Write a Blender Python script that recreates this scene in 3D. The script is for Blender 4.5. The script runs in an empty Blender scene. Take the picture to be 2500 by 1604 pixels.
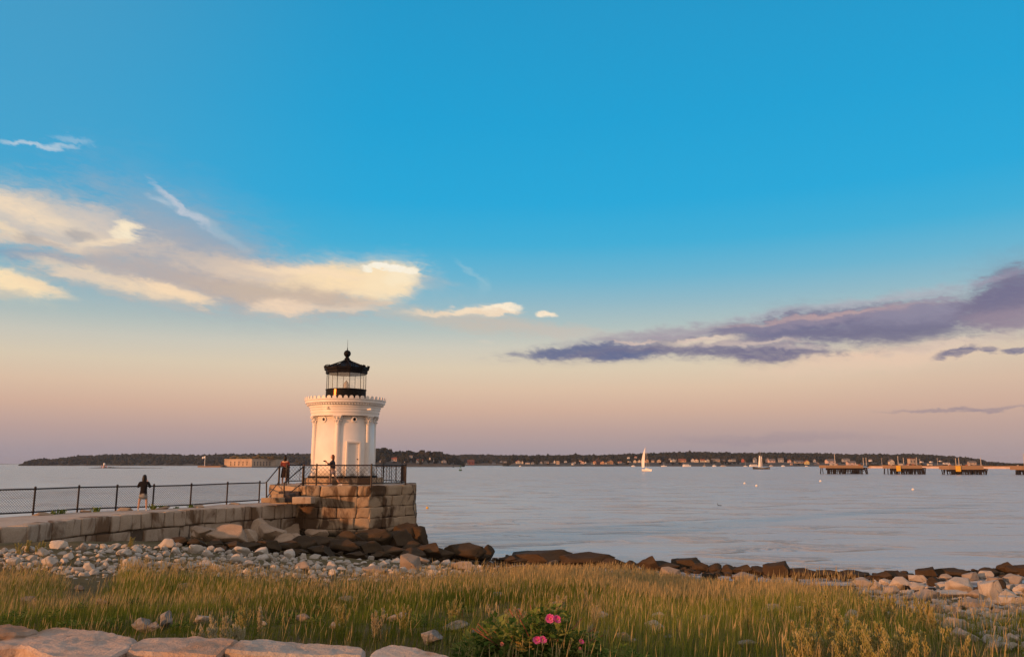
import bpy, bmesh, math, random
import numpy as np
from mathutils import Vector, Matrix, noise as mnoise
random.seed(7); rng = np.random.default_rng(7)
SC = bpy.context.scene; COL = SC.collection
R = math.radians

# ---------------------------------------------------------------- camera
F = 1944.0; PITCH = R(9.62); EYE = 5.0
cam = bpy.data.cameras.new('camera'); cam.sensor_width = 36; cam.lens = F/2500*36
cam.clip_start = .1; cam.clip_end = 60000
co = bpy.data.objects.new('camera', cam); COL.objects.link(co)
co.location = (0, 0, EYE); co.rotation_euler = (R(90)+PITCH, 0, 0); SC.camera = co
CP, SP = math.cos(PITCH), math.sin(PITCH)
def ray(px, py):
    cx = (px-1250)/F; cy = -(py-802)/F
    return cx, CP-cy*SP, SP+cy*CP
def at(px, py, Y):                       # the point seen at a photo pixel, at ground distance Y
    d = ray(px, py); t = Y/d[1]; return Vector((d[0]*t, Y, EYE+d[2]*t))
def on(px, py, z):                       # the same, at height z
    d = ray(px, py); t = (z-EYE)/d[2]; return Vector((d[0]*t, d[1]*t, z))
def zat(py, Y): return at(1250, py, Y).z
def s2l(c): return tuple((v/255/12.92 if v/255 <= .04045 else ((v/255+.055)/1.055)**2.4) for v in c)

# ---------------------------------------------------------------- sun, exposure, sky
SUN_AZ, SUN_EL = 52, 7.5                 # degrees left of straight behind the camera, above the horizon
sd = Vector((-math.sin(R(SUN_AZ))*math.cos(R(SUN_EL)), -math.cos(R(SUN_AZ))*math.cos(R(SUN_EL)), math.sin(R(SUN_EL))))
sl = bpy.data.lights.new('sun', 'SUN'); sl.energy = 4.0; sl.angle = R(.5); sl.color = (1, .43, .17)
so = bpy.data.objects.new('sun', sl); COL.objects.link(so); so.rotation_euler = (-sd).to_track_quat('-Z', 'Y').to_euler()
SC.view_settings.view_transform = 'Standard'; SC.view_settings.look = 'None'
SC.view_settings.exposure = 0; SC.view_settings.gamma = 1
SC.cycles.max_bounces = 6; SC.cycles.transparent_max_bounces = 12; SC.cycles.sample_clamp_indirect = 4

class G:                                  # small node-expression helper
    def __init__(s, nt): s.nt = nt
    def node(s, t, **k):
        n = s.nt.nodes.new(t)
        for a, b in k.items(): setattr(n, a, b)
        return n
    def put(s, sock, v):
        if hasattr(v, 'is_output'): s.nt.links.new(v, sock)
        elif isinstance(v, (tuple, list)) and sock.type == 'RGBA' and len(v) == 3: sock.default_value = (*v, 1)
        else: sock.default_value = v
    def m(s, op, a, b=None, c=None):
        n = s.node('ShaderNodeMath', operation=op)
        for i, v in enumerate((a, b, c)):
            if v is not None: s.put(n.inputs[i], v)
        return n.outputs[0]
    def step(s, x, a, b, lo=0., hi=1.):   # smoothstep
        n = s.node('ShaderNodeMapRange', interpolation_type='SMOOTHSTEP')
        for i, v in enumerate((x, a, b, lo, hi)): s.put(n.inputs[i], v)
        return n.outputs[0]
    def mix(s, f, a, b, blend='MIX'):
        n = s.node('ShaderNodeMix', data_type='RGBA', blend_type=blend)
        s.put(n.inputs[0], f); s.put(n.inputs[6], a); s.put(n.inputs[7], b); return n.outputs[2]
    def noise(s, vec, scale, detail=4, rough=.55, dist=0., color=False):
        n = s.node('ShaderNodeTexNoise')
        if vec is not None: s.put(n.inputs['Vector'], vec)
        n.inputs['Scale'].default_value = scale; n.inputs['Detail'].default_value = detail
        n.inputs['Roughness'].default_value = rough; n.inputs['Distortion'].default_value = dist
        return n.outputs['Color' if color else 'Fac']
    def xyz(s, x, y, z):
        n = s.node('ShaderNodeCombineXYZ')
        for i, v in enumerate((x, y, z)): s.put(n.inputs[i], v)
        return n.outputs[0]
    def sep(s, v):
        n = s.node('ShaderNodeSeparateXYZ'); s.put(n.inputs[0], v); return n.outputs
    def ramp(s, f, stops, interp='LINEAR'):
        n = s.node('ShaderNodeValToRGB'); n.color_ramp.interpolation = interp; e = n.color_ramp.elements
        while len(e) < len(stops): e.new(.5)
        for k, (p, c) in zip(e, stops): k.position = p; k.color = (*c, 1)
        s.put(n.inputs[0], f); return n.outputs[0]

W = bpy.data.worlds.new('World'); SC.world = W; W.use_nodes = True
def build_sky():
    nt = W.node_tree; nt.nodes.clear(); g = G(nt)
    d = g.sep(g.node('ShaderNodeTexCoord').outputs['Generated'])
    az = g.m('MULTIPLY', g.m('ARCTAN2', d[0], d[1]), 180/math.pi)
    el = g.m('MULTIPLY', g.m('ARCSINE', d[2]), 180/math.pi)
    ae = g.m('ABSOLUTE', el)
    def deg(px, py):
        v = ray(px, py); l = math.sqrt(sum(k*k for k in v))
        return math.degrees(math.atan2(v[0], v[1])), math.degrees(math.asin(v[2]/l))
    rows = [(1131, (160, 149, 159)), (1100, (167, 152, 158)), (1050, (190, 162, 156)), (1000, (213, 177, 157)), (950, (224, 194, 168)),
            (900, (224, 206, 180)), (850, (210, 205, 190)), (800, (180, 195, 193)), (740, (146, 187, 202)),
            (680, (108, 182, 211)), (600, (64, 176, 218)), (500, (38, 170, 220)), (300, (30, 163, 215)), (0, (34, 154, 205))]
    stops = [(min(1, max(0, deg(1250, y)[1])/50), s2l(c)) for y, c in rows] + [(1, s2l((40, 120, 175)))]
    stops[0] = (0, stops[0][1])
    base = g.ramp(g.m('DIVIDE', ae, 50.), stops)
    # the left of the view is greyer than the right
    lf = g.m('MULTIPLY', g.step(az, -8., -36.), g.step(ae, 3., 14.))
    base = g.mix(g.m('MULTIPLY', lf, .22), base, s2l((128, 158, 172)))
    rf = g.m('MULTIPLY', g.step(az, 14., 34.), g.step(ae, 12., 5.))
    base = g.mix(g.m('MULTIPLY', rf, .25), base, s2l((196, 166, 156)))
    nvec = g.xyz(g.m('MULTIPLY', az, .1), g.m('MULTIPLY', el, .32), 0.)
    n1 = g.noise(nvec, 1.6, 6, .6, .4)
    n2 = g.noise(g.xyz(g.m('MULTIPLY', az, .22), g.m('MULTIPLY', el, .8), 3.7), 2.2, 6, .62, .6)
    wz = g.sep(g.noise(g.xyz(g.m('MULTIPLY', az, .12), g.m('MULTIPLY', el, .3), 9.), 1.3, 3, .5, 0., True))
    n3 = g.noise(g.xyz(g.m('MULTIPLY', az, .9), g.m('MULTIPLY_ADD', az, .35, g.m('MULTIPLY', el, 2.6)), 6.), 1.0, 7, .66, .9)
    wf = g.sep(g.noise(g.xyz(g.m('MULTIPLY', az, .55), g.m('MULTIPLY_ADD', az, .12, g.m('MULTIPLY', el, 1.1)), 2.), 1.0, 6, .62, .5, True))
    aw = g.m('ADD', g.m('ADD', az, g.m('MULTIPLY', g.m('SUBTRACT', wz[0], .5), 1.6)), g.m('MULTIPLY', g.m('SUBTRACT', wf[0], .5), 1.9))
    ew = g.m('ADD', g.m('ADD', el, g.m('MULTIPLY', g.m('SUBTRACT', wz[1], .5), .9)), g.m('MULTIPLY', g.m('SUBTRACT', wf[1], .5), 1.0))
    nn = g.m('ADD', g.m('ADD', g.m('MULTIPLY', g.m('SUBTRACT', n1, .5), .8), g.m('MULTIPLY', g.m('SUBTRACT', n2, .5), .8)), g.m('MULTIPLY', g.m('SUBTRACT', n3, .5), 1.15))
    fib = g.m('MULTIPLY_ADD', n3, 1.5, .25)
    col = base
    CR, PE, GR, MV, PK, WH = (255, 226, 186), (238, 212, 186), (172, 172, 180), (118, 112, 136), (222, 190, 174), (214, 222, 228)
    TP = (204, 184, 166)
    #  centre px, half length px, half height px, tilt (deg, + = rises to the right), colour, opacity, softness, noise amount
    S = [(70, 345, 100, 7, 4, WH, .6, .9, .9), (170, 340, 60, 9, 0, WH, .3, .95, .9),
         (470, 590, 330, 105, -20, (150, 172, 192), .85, .98, .5), (360, 600, 380, 80, -9, (164, 170, 182), .8, .95, .6),
         (450, 510, 110, 12, -34, (204, 208, 218), .7, .85, .5), (540, 570, 110, 16, -32, (170, 192, 206), .5, .95, .5), (395, 492, 50, 10, -14, (190, 204, 216), .5, .9, .6),
         (110, 545, 290, 68, -7, (214, 202, 190), .85, .7, .7), (60, 515, 210, 34, -14, (246, 222, 192), .75, .85, .7), (240, 530, 130, 36, -10, (222, 206, 192), .55, .9, .7),
         (130, 598, 210, 15, -3, (244, 218, 188), .75, .8, .7), (20, 560, 110, 18, -18, CR, .6, .9, .7),
         (70, 582, 40, 20, -10, (168, 166, 168), .75, .9, .5), (195, 576, 48, 19, -12, (168, 166, 168), .8, .9, .5), (120, 600, 60, 10, 0, (180, 174, 172), .5, .9, .6),
         (314, 560, 42, 28, 0, (255, 236, 204), .95, .7, .8), (318, 580, 36, 18, 0, (255, 240, 210), .8, .7, .7), (262, 592, 90, 13, 14, (255, 230, 196), .9, .75, .7),
         (140, 636, 300, 17, -3, (134, 158, 184), .75, .9, .5),
         (470, 690, 470, 62, -5, (186, 176, 174), .95, .9, .6), (590, 655, 270, 26, -7, (208, 192, 180), .8, .9, .7), (560, 700, 220, 30, -6, (194, 176, 166), .7, .9, .6),
         (20, 684, 120, 30, -12, (255, 228, 186), .97, .65, .5), (100, 700, 90, 18, -14, (250, 222, 184), .7, .8, .6), (15, 716, 60, 16, 0, (206, 198, 182), .6, .8, .5),
         (290, 690, 220, 21, -9, (240, 216, 186), .85, .8, .6), (420, 710, 110, 13, -14, (255, 224, 186), .8, .75, .6), (200, 672, 120, 12, -6, (222, 206, 190), .5, .9, .6),
         (770, 684, 290, 44, -2, (232, 208, 184), .85, .75, .6), (690, 715, 220, 32, 0, TP, .8, .8, .6),
         (860, 684, 190, 42, 3, (255, 226, 184), .92, .7, .5), (945, 686, 96, 46, 14, (255, 230, 190), .9, .6, .5), (980, 676, 58, 26, 10, (255, 236, 202), .8, .7, .5), (760, 668, 170, 14, -3, (255, 226, 190), .7, .85, .6),
         (770, 732, 190, 24, 2, (206, 184, 166), .75, .85, .6), (905, 738, 90, 12, 8, (226, 200, 176), .6, .8, .6),
         (690, 750, 86, 19, 0, (242, 214, 186), .9, .7, .7), (820, 752, 130, 9, 2, (238, 212, 186), .6, .85, .6),
         (902, 656, 22, 7, 0, (255, 246, 226), .9, .5, .8), (930, 652, 24, 8, 0, (255, 246, 228), .95, .5, .8), (965, 655, 28, 9, 0, (255, 246, 228), .95, .5, .8), (1002, 659, 26, 10, -4, (255, 244, 222), .95, .5, .8),
         (1035, 745, 74, 34, 42, 'base', .9, .7, .4),
         (1060, 688, 70, 22, -6, (166, 186, 196), .5, .95, .6), (1150, 665, 66, 9, -38, (150, 196, 214), .5, .9, .5), (1180, 700, 26, 30, 0, (150, 194, 210), .4, .95, .5),
         (1150, 786, 300, 30, -6, (208, 190, 174), .62, .9, .5), (1380, 815, 200, 26, -6, (204, 192, 182), .5, .95, .5),
         (1090, 763, 120, 8, 1, (240, 216, 188), .85, .7, .6), (1165, 759, 80, 11, 1, (250, 226, 196), .9, .7, .6), (1228, 755, 46, 13, 5, (255, 238, 212), .95, .55, .6), (1205, 764, 70, 7, 0, (240, 214, 186), .7, .8, .6),
         (1328, 769, 30, 8, -3, (255, 234, 206), .9, .65, .7), (1110, 744, 12, 6, 0, (230, 216, 200), .5, .9, .5),
         (1180, 832, 24, 8, 0, (212, 206, 192), .6, .9, .5),
         (2130, 878, 340, 34, 2, (234, 202, 178), .8, .95, .5), (2080, 745, 440, 20, 5, (186, 180, 190), .6, .95, .6), (2300, 840, 180, 20, 4, (228, 202, 184), .6, .9, .6),
         (1660, 822, 350, 28, 4, (166, 152, 166), .75, .9, .8),
         (1420, 857, 200, 16, 3, (108, 114, 146), .97, .65, .7), (1640, 848, 280, 19, 5, (118, 113, 140), .9, .8, .8),
         (1860, 860, 200, 19, -3, (121, 115, 141), .92, .7, .8), (1520, 866, 100, 14, 4, (100, 108, 144), .9, .75, .8),
         (2080, 794, 370, 44, 3, (118, 114, 142), .99, .6, .7), (1900, 804, 260, 26, 6, (116, 114, 144), .8, .75, .8), (2060, 776, 340, 18, 5, (160, 146, 162), .6, .85, .7),
         (1725, 833, 120, 9, 2, (222, 204, 186), .95, .8, .5), (1850, 838, 160, 7, 0, (206, 186, 178), .8, .9, .6), (1960, 848, 130, 8, -2, (190, 172, 172), .6, .9, .6), (2030, 772, 330, 8, 4, (196, 164, 162), .7, .9, .5),
         (2260, 768, 210, 36, 7, (144, 138, 160), .85, .8, .8), (2190, 812, 220, 30, 0, (116, 112, 139), .8, .8, .7),
         (2470, 722, 140, 72, 12, (122, 115, 141), .97, .6, .7), (2480, 776, 120, 34, 0, (152, 136, 152), .8, .8, .7),
         (2460, 714, 90, 34, 8, (116, 112, 142), .7, .8, .6), (2420, 680, 90, 14, 8, (158, 146, 166), .6, .9, .7),
         (2335, 863, 56, 15, 8, (128, 122, 144), .9, .6, .9), (2412, 858, 26, 13, 0, (136, 128, 146), .85, .6, .8),
         (2485, 857, 36, 9, 2, (128, 122, 144), .9, .6, .8), (2275, 729, 60, 6, 5, (158, 148, 166), .7, .7, .7),
         (2340, 1001, 210, 6, -1, (158, 140, 148), .75, .8, .5), (1900, 1070, 330, 14, 0, (150, 136, 150), .35, .95, .5),
         (1560, 836, 70, 4, 0, (226, 200, 184), .6, .7, .5), (1700, 832, 60, 5, 2, (222, 196, 184), .6, .8, .6)]
    S2 = []
    for q in S:                            # a thin veil round the denser clouds
        if q[6] >= .8 and q[2] > 60 and q[5] != 'base': S2.append((q[0], q[1], q[2]*1.22, q[3]*1.75, q[4], q[5], q[6]*.34, .99, q[8]))
        S2.append(q)
    for cx, cy, A, B, t, c, op, soft, na in S2:
        a0, e0 = deg(cx, cy); k = math.degrees(1/F)*math.cos(math.atan2(cx-1250, F))*1.02
        ct, st = math.cos(R(t)), math.sin(R(t))
        dx = g.m('SUBTRACT', aw, a0); dy = g.m('SUBTRACT', ew, e0)
        p = g.m('MULTIPLY_ADD', dy, st/(A*k), g.m('MULTIPLY', dx, ct/(A*k)))
        q = g.m('MULTIPLY_ADD', dy, ct/(B*k), g.m('MULTIPLY', dx, -st/(A*k)*A/B))
        r = g.m('SQRT', g.m('MULTIPLY_ADD', p, p, g.m('MULTIPLY', q, q)))
        r = g.m('MULTIPLY_ADD', nn, na*1.15, r)
        f = g.m('MULTIPLY', g.step(r, 1.12, 1.12-soft*1.05), g.m('MINIMUM', g.m('MULTIPLY', fib, op), 1.))
        col = g.mix(f, col, base if c == 'base' else s2l(c))
    # sunset side, behind the camera: warm and bright low down
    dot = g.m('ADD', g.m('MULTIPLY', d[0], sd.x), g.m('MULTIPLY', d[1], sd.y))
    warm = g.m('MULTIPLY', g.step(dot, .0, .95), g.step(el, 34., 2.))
    back = g.m('MAXIMUM', g.step(g.m('ABSOLUTE', az), 40., 72.), g.step(el, 38., 62.))  # unseen sky at the sides, behind and overhead, warmed to add fill light
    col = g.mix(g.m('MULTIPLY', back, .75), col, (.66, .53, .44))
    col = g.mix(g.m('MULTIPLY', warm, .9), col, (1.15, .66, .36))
    ni = g.node('ShaderNodeTexSky', sky_type='NISHITA', sun_disc=False)
    ni.sun_elevation = R(SUN_EL); ni.sun_rotation = math.atan2(sd.x, sd.y)
    nis = g.mix(1., ni.outputs[0], (.08, .08, .08), 'MULTIPLY')
    col = g.mix(.05, col, nis)
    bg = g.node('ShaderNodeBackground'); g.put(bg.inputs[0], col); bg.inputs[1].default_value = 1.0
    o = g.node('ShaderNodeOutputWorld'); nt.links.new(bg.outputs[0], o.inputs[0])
build_sky()

# ---------------------------------------------------------------- materials
def material(name, rough=.8, spec=.3, metal=0.):
    m = bpy.data.materials.new(name); m.use_nodes = True
    b = m.node_tree.nodes['Principled BSDF']; b.inputs['Roughness'].default_value = rough
    b.inputs['Specular IOR Level'].default_value = spec; b.inputs['Metallic'].default_value = metal
    return m, G(m.node_tree), b
def plain(name, c, rough=.6, spec=.3, metal=0., var=.12, scale=6.):
    m, g, b = material(name, rough, spec, metal)
    v = g.node('ShaderNodeTexCoord').outputs['Object']
    n = g.noise(v, scale, 4)
    lo = tuple(x*(1-var) for x in c); hi = tuple(min(1, x*(1+var)) for x in c)
    g.put(b.inputs['Base Color'], g.ramp(n, [(.3, lo), (.7, hi)])); return m
def granite(name, a, bcol, scale=3., bump=.5, stain=None, algae=None, rnd=.18, rough=.9, coords='Object'):
    m, g, b = material(name, rough, .2)
    tc = g.node('ShaderNodeTexCoord').outputs['Object'] if coords == 'Object' else g.node('ShaderNodeNewGeometry').outputs['Position']
    oi = g.node('ShaderNodeObjectInfo')
    n = g.noise(tc, scale, 8, .65); f = g.noise(tc, scale*14, 5, .7)
    c = g.ramp(n, [(.28, a), (.72, bcol)])
    c = g.mix(.55, c, g.ramp(f, [(.3, (.35, .33, .32)), (.5, (.5, .5, .5)), (.72, (.68, .66, .63))]), 'OVERLAY')
    c = g.mix(g.m('MULTIPLY', g.m('ABSOLUTE', g.m('SUBTRACT', oi.outputs['Random'], .5)), rnd*2), c, (.16, .11, .075))
    p = g.node('ShaderNodeNewGeometry').outputs['Position']; ps = g.sep(p)
    if stain:
        sn = g.noise(g.xyz(ps[0], ps[1], g.m('MULTIPLY', ps[2], .45)), .75, 5, .6, .6)
        c = g.mix(g.step(sn, .49, .60, 0., .9), c, stain)
    if algae is not None:                 # weed-covered stone below the tide line
        an = g.noise(p, .8, 4)
        h = g.m('ADD', ps[2], g.m('MULTIPLY', g.m('SUBTRACT', an, .5), .9))
        c = g.mix(g.step(h, algae+.22, algae-.22), c, (.026, .019, .010))
    g.put(b.inputs['Base Color'], c)
    bn = g.node('ShaderNodeBump'); bn.inputs['Strength'].default_value = bump; bn.inputs['Distance'].default_value = .05
    g.put(bn.inputs['Height'], g.m('ADD', n, g.m('MULTIPLY', f, .5))); g.put(b.inputs['Normal'], bn.outputs[0])
    return m
M = {}
M['block'] = granite('granite_blocks', (.37, .28, .205), (.50, .40, .31), 1.6, .6, (.15, .085, .045), None, 0, coords='P')
M['platform'] = granite('platform_stone', (.31, .22, .14), (.46, .345, .235), 1.3, .6, (.075, .04, .02), 1.42, 0, coords='P')
M['joint'] = plain('dark_joint', (.11, .08, .058), .95)
M['walk'] = granite('walkway_stone', (.40, .31, .24), (.52, .43, .35), .8, .3, None, None, 0, coords='P')
M['rock_tan'] = granite('tan_rock', (.33, .235, .16), (.48, .36, .26), 1.2, .5, None, 1.05, .3)
M['rock_pale'] = granite('pale_rock', (.38, .335, .29), (.60, .55, .485), 1.6, .5, None, None, .75)
M['rock_dark'] = granite('weedy_rock', (.030, .019, .010), (.075, .050, .027), 1.4, .6, None, None, .1, .9)
M['rock_grey'] = granite('lichen_rock', (.14, .13, .125), (.48, .46, .43), 4., .8, None, None, .1)
M['slab'] = granite('foreground_granite', (.52, .415, .34), (.70, .60, .52), 2.6, 1., (.30, .19, .12), None, .35)
M['slab_pink'] = granite('pink_granite', (.47, .335, .26), (.64, .50, .41), 2.6, 1., (.44, .27, .17), None, .15)
M['white'] = plain('white_paint', (.80, .735, .675), .45, .4, 0, .05, 1.5)
M['black'] = plain('black_paint', (.007, .006, .006), .6, .12)
M['iron'] = plain('dark_iron', (.020, .011, .008), .5, .4, .0, .4, 8)
M['wood'] = plain('weathered_wood', (.30, .19, .11), .9)
M['pile'] = plain('tarred_pile', (.016, .012, .010), .9)
M['yellow'] = plain('yellow_panel', (.75, .42, .04), .6)
M['galv'] = plain('grey_metal', (.45, .40, .36), .6)
M['roof_grey'] = plain('grey_roof', (.14, .125, .12), .9)
M['roof_dark'] = plain('dark_roof', (.06, .05, .05), .9)
M['roof_red'] = plain('red_roof', (.30, .10, .06), .9)
M['hull_white'] = plain('white_hull', (.78, .75, .72), .3, .5)
M['hull_black'] = plain('black_hull', (.012, .011, .012), .4, .5)
M['sail'] = plain('sailcloth', (.80, .76, .72), .9)
M['red'] = plain('red_paint', (.45, .07, .04), .6)
M['green'] = plain('green_paint', (.03, .09, .05), .6)
M['skin'] = plain('skin', (.52, .28, .18), .6)
M['shoe'] = plain('pale_shoe', (.72, .66, .60), .8)
M['hair_black'] = plain('black_hair', (.010, .007, .006), .5)
M['hair_brown'] = plain('brown_hair', (.13, .045, .02), .5)
M['coat'] = plain('black_cloth', (.008, .006, .007), .9)
M['navy'] = plain('navy_cloth', (.035, .035, .05), .9)
M['lilac'] = plain('lilac_cloth', (.46, .38, .42), .9)
M['greycloth'] = plain('grey_cloth', (.26, .24, .21), .9)
M['skirt'] = plain('dark_skirt', (.025, .014, .012), .9)
M['sun_glint'] = plain('painted_sun_glint', (.45, .16, .05), .4, .5, .6)  # orange colour standing for the sun's glint on the lantern drum
def striped():
    m, g, b = material('striped_cloth', .9)
    x = g.sep(g.node('ShaderNodeTexCoord').outputs['Object'])[0]
    g.put(b.inputs['Base Color'], g.mix(g.step(g.m('SINE', g.m('MULTIPLY', x, 110.)), -.1, .1), (.02, .012, .012), (.35, .07, .05))); return m
M['stripe'] = striped()
def glass():
    m = bpy.data.materials.new('lantern_glass'); m.use_nodes = True; nt = m.node_tree; nt.nodes.clear(); g = G(nt)
    t = g.node('ShaderNodeBsdfTransparent'); t.inputs[0].default_value = (.99, .99, .98, 1)
    gl = g.node('ShaderNodeBsdfGlossy'); gl.inputs['Roughness'].default_value = .05
    mx = g.node('ShaderNodeMixShader'); o = g.node('ShaderNodeOutputMaterial')
    mx.inputs[0].default_value = .12; nt.links.new(t.outputs[0], mx.inputs[1]); nt.links.new(gl.outputs[0], mx.inputs[2])
    nt.links.new(mx.outputs[0], o.inputs[0]); return m
M['glass'] = glass()
def leafy(name, cols, trans=.25, rnd_island=True, scale=.5, rough=.8):
    m = bpy.data.materials.new(name); m.use_nodes = True; nt = m.node_tree; nt.nodes.clear(); g = G(nt)
    ge = g.node('ShaderNodeNewGeometry')
    r = ge.outputs['Random Per Island'] if rnd_island else g.noise(ge.outputs['Position'], scale, 4)
    k = len(cols)-1
    c = g.ramp(r, [(i/k if rnd_island else .25+.5*i/k, cc) for i, cc in enumerate(cols)])
    df = g.node('ShaderNodeBsdfDiffuse'); tr = g.node('ShaderNodeBsdfTranslucent'); g.put(df.inputs[0], c); g.put(tr.inputs[0], c)
    mx = g.node('ShaderNodeMixShader'); mx.inputs[0].default_value = trans; o = g.node('ShaderNodeOutputMaterial')
    nt.links.new(df.outputs[0], mx.inputs[1]); nt.links.new(tr.outputs[0], mx.inputs[2]); nt.links.new(mx.outputs[0], o.inputs[0]); return m
M['wood_far'] = leafy('far_foliage', [(.014, .018, .014), (.026, .028, .020), (.038, .033, .024)], 0, False, .02)
M['tree_near'] = leafy('tree_foliage', [(.016, .019, .013), (.028, .028, .018), (.045, .036, .024)], 0, False, .08)
M['rose_leaf'] = leafy('rose_leaves', [(.05, .10, .02), (.10, .17, .035), (.20, .25, .06), (.32, .32, .10)], .4)
M['petal'] = leafy('rose_petals', [(.62, .06, .26), (.75, .12, .36), (.70, .20, .42)], .25)
M['petal_faded'] = leafy('faded_petals', [(.70, .22, .18), (.75, .35, .25)], .25)
M['leaf_yellow'] = leafy('yellow_leaves', [(.55, .28, .05), (.62, .38, .09)], .25)
M['weed'] = leafy('weed_leaves', [(.24, .24, .07), (.40, .36, .13), (.54, .46, .24)], .35)
M['weed_pale'] = leafy('pale_weed', [(.38, .33, .20), (.50, .44, .28)], .25)
def grassmat():
    m = bpy.data.materials.new('grass'); m.use_nodes = True; nt = m.node_tree; nt.nodes.clear(); g = G(nt)
    a = g.node('ShaderNodeAttribute'); a.attribute_name = 'tint'
    df = g.node('ShaderNodeBsdfDiffuse'); tr = g.node('ShaderNodeBsdfTranslucent')
    nt.links.new(a.outputs[0], df.inputs[0]); nt.links.new(a.outputs[0], tr.inputs[0])
    mx = g.node('ShaderNodeMixShader'); mx.inputs[0].default_value = .42; o = g.node('ShaderNodeOutputMaterial')
    nt.links.new(df.outputs[0], mx.inputs[1]); nt.links.new(tr.outputs[0], mx.inputs[2]); nt.links.new(mx.outputs[0], o.inputs[0]); return m
M['grass'] = grassmat()
def groundmat():
    m, g, b = material('ground_soil', .95, .1)
    p = g.node('ShaderNodeNewGeometry').outputs['Position']; z = g.sep(p)[2]
    n = g.noise(p, .6, 6, .65); f = g.noise(p, 9., 5, .7)
    c = g.ramp(n, [(.3, (.10, .075, .03)), (.5, (.15, .11, .05)), (.7, (.20, .15, .085))])
    c = g.mix(.5, c, g.ramp(f, [(.3, (.3, .3, .3)), (.7, (.7, .68, .64))]), 'OVERLAY')
    sh = g.m('ADD', z, g.m('MULTIPLY', g.m('SUBTRACT', n, .5), .6))
    c = g.mix(g.step(sh, .75, .45), c, (.035, .026, .017))
    g.put(b.inputs['Base Color'], c)
    bn = g.node('ShaderNodeBump'); bn.inputs['Strength'].default_value = .8; bn.inputs['Distance'].default_value = .08
    g.put(bn.inputs['Height'], f); g.put(b.inputs['Normal'], bn.outputs[0]); return m
M['ground'] = groundmat()
def watermat():
    m, g, b = material('sea_water', .22, .5)
    b.inputs['IOR'].default_value = 1.55
    b.inputs['Base Color'].default_value = (.42, .425, .43, 1)
    p = g.sep(g.node('ShaderNodeNewGeometry').outputs['Position'])
    w1 = g.noise(g.xyz(g.m('MULTIPLY', p[0], .16), g.m('MULTIPLY', p[1], .42), 0.), 1.0, 3, .5, .3)
    w2 = g.noise(g.xyz(g.m('MULTIPLY', p[0], .7), g.m('MULTIPLY', p[1], 2.2), 2.), 1.0, 5, .6, .2)
    patch = g.noise(g.xyz(g.m('MULTIPLY', p[0], .022), g.m('MULTIPLY', p[1], .075), 5.), 1.0, 4, .6, .5)
    amp = g.m('ADD', g.step(patch, .40, .60, .42, .9), g.step(patch, .585, .70, 0., 2.4))
    amp = g.m('ADD', amp, g.step(p[1], 70., 330., 0., 2.2))
    hgt = g.m('MULTIPLY', amp, g.m('ADD', g.m('MULTIPLY', w1, .22), g.m('MULTIPLY', w2, .13)))
    w3 = g.noise(g.xyz(g.m('MULTIPLY', p[0], .26), g.m('MULTIPLY', p[1], .72), 8.), 1.0, 4, .55, .6)
    w0 = g.noise(g.xyz(g.m('MULTIPLY', p[0], .045), g.m('MULTIPLY', p[1], .15), 11.), 1.0, 3, .5, .4)
    ds = g.step(g.noise(g.xyz(g.m('MULTIPLY', p[0], .10), g.m('MULTIPLY', p[1], .21), 3.), 1.0, 4, .6, .4), .52, .66)
    hgt = g.m('MULTIPLY_ADD', g.m('MULTIPLY', ds, w3), 1.5, hgt)
    hgt = g.m('MULTIPLY_ADD', w0, .6, hgt)
    bn = g.node('ShaderNodeBump'); bn.inputs['Strength'].default_value = 1.; bn.inputs['Distance'].default_value = 1.0
    g.put(bn.inputs['Height'], hgt); g.put(b.inputs['Normal'], bn.outputs[0]); return m
M['water'] = watermat()

# ---------------------------------------------------------------- helpers
def link(name, me, mat, parent=None):
    o = bpy.data.objects.new(name, me); COL.objects.link(o)
    if mat is not None: me.materials.append(mat)
    if parent is not None: o.parent = parent
    return o
def tag(o, label, cat, group=None, kind=None):
    if label: o['label'] = label
    if cat: o['category'] = cat
    if group: o['group'] = group
    if kind: o['kind'] = kind
    return o
def thing(name, label, cat, loc=(0, 0, 0), group=None, rz=0):
    o = bpy.data.objects.new(name, None); COL.objects.link(o); o.location = loc; o.rotation_euler.z = rz
    o.empty_display_size = .2
    return tag(o, label, cat, group)
def dup(root, loc=None, rz=None, label=None, sc=None):
    c = root.copy(); COL.objects.link(c)
    if loc is not None: c.location = loc
    if rz is not None: c.rotation_euler.z = rz
    if sc is not None: c.scale = (sc, sc, sc) if not hasattr(sc, '__len__') else sc
    if label: c['label'] = label
    for ch in root.children:
        k = ch.copy(); COL.objects.link(k); k.parent = c
        for s in ch.children:
            q = s.copy(); COL.objects.link(q); q.parent = k
    return c
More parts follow.
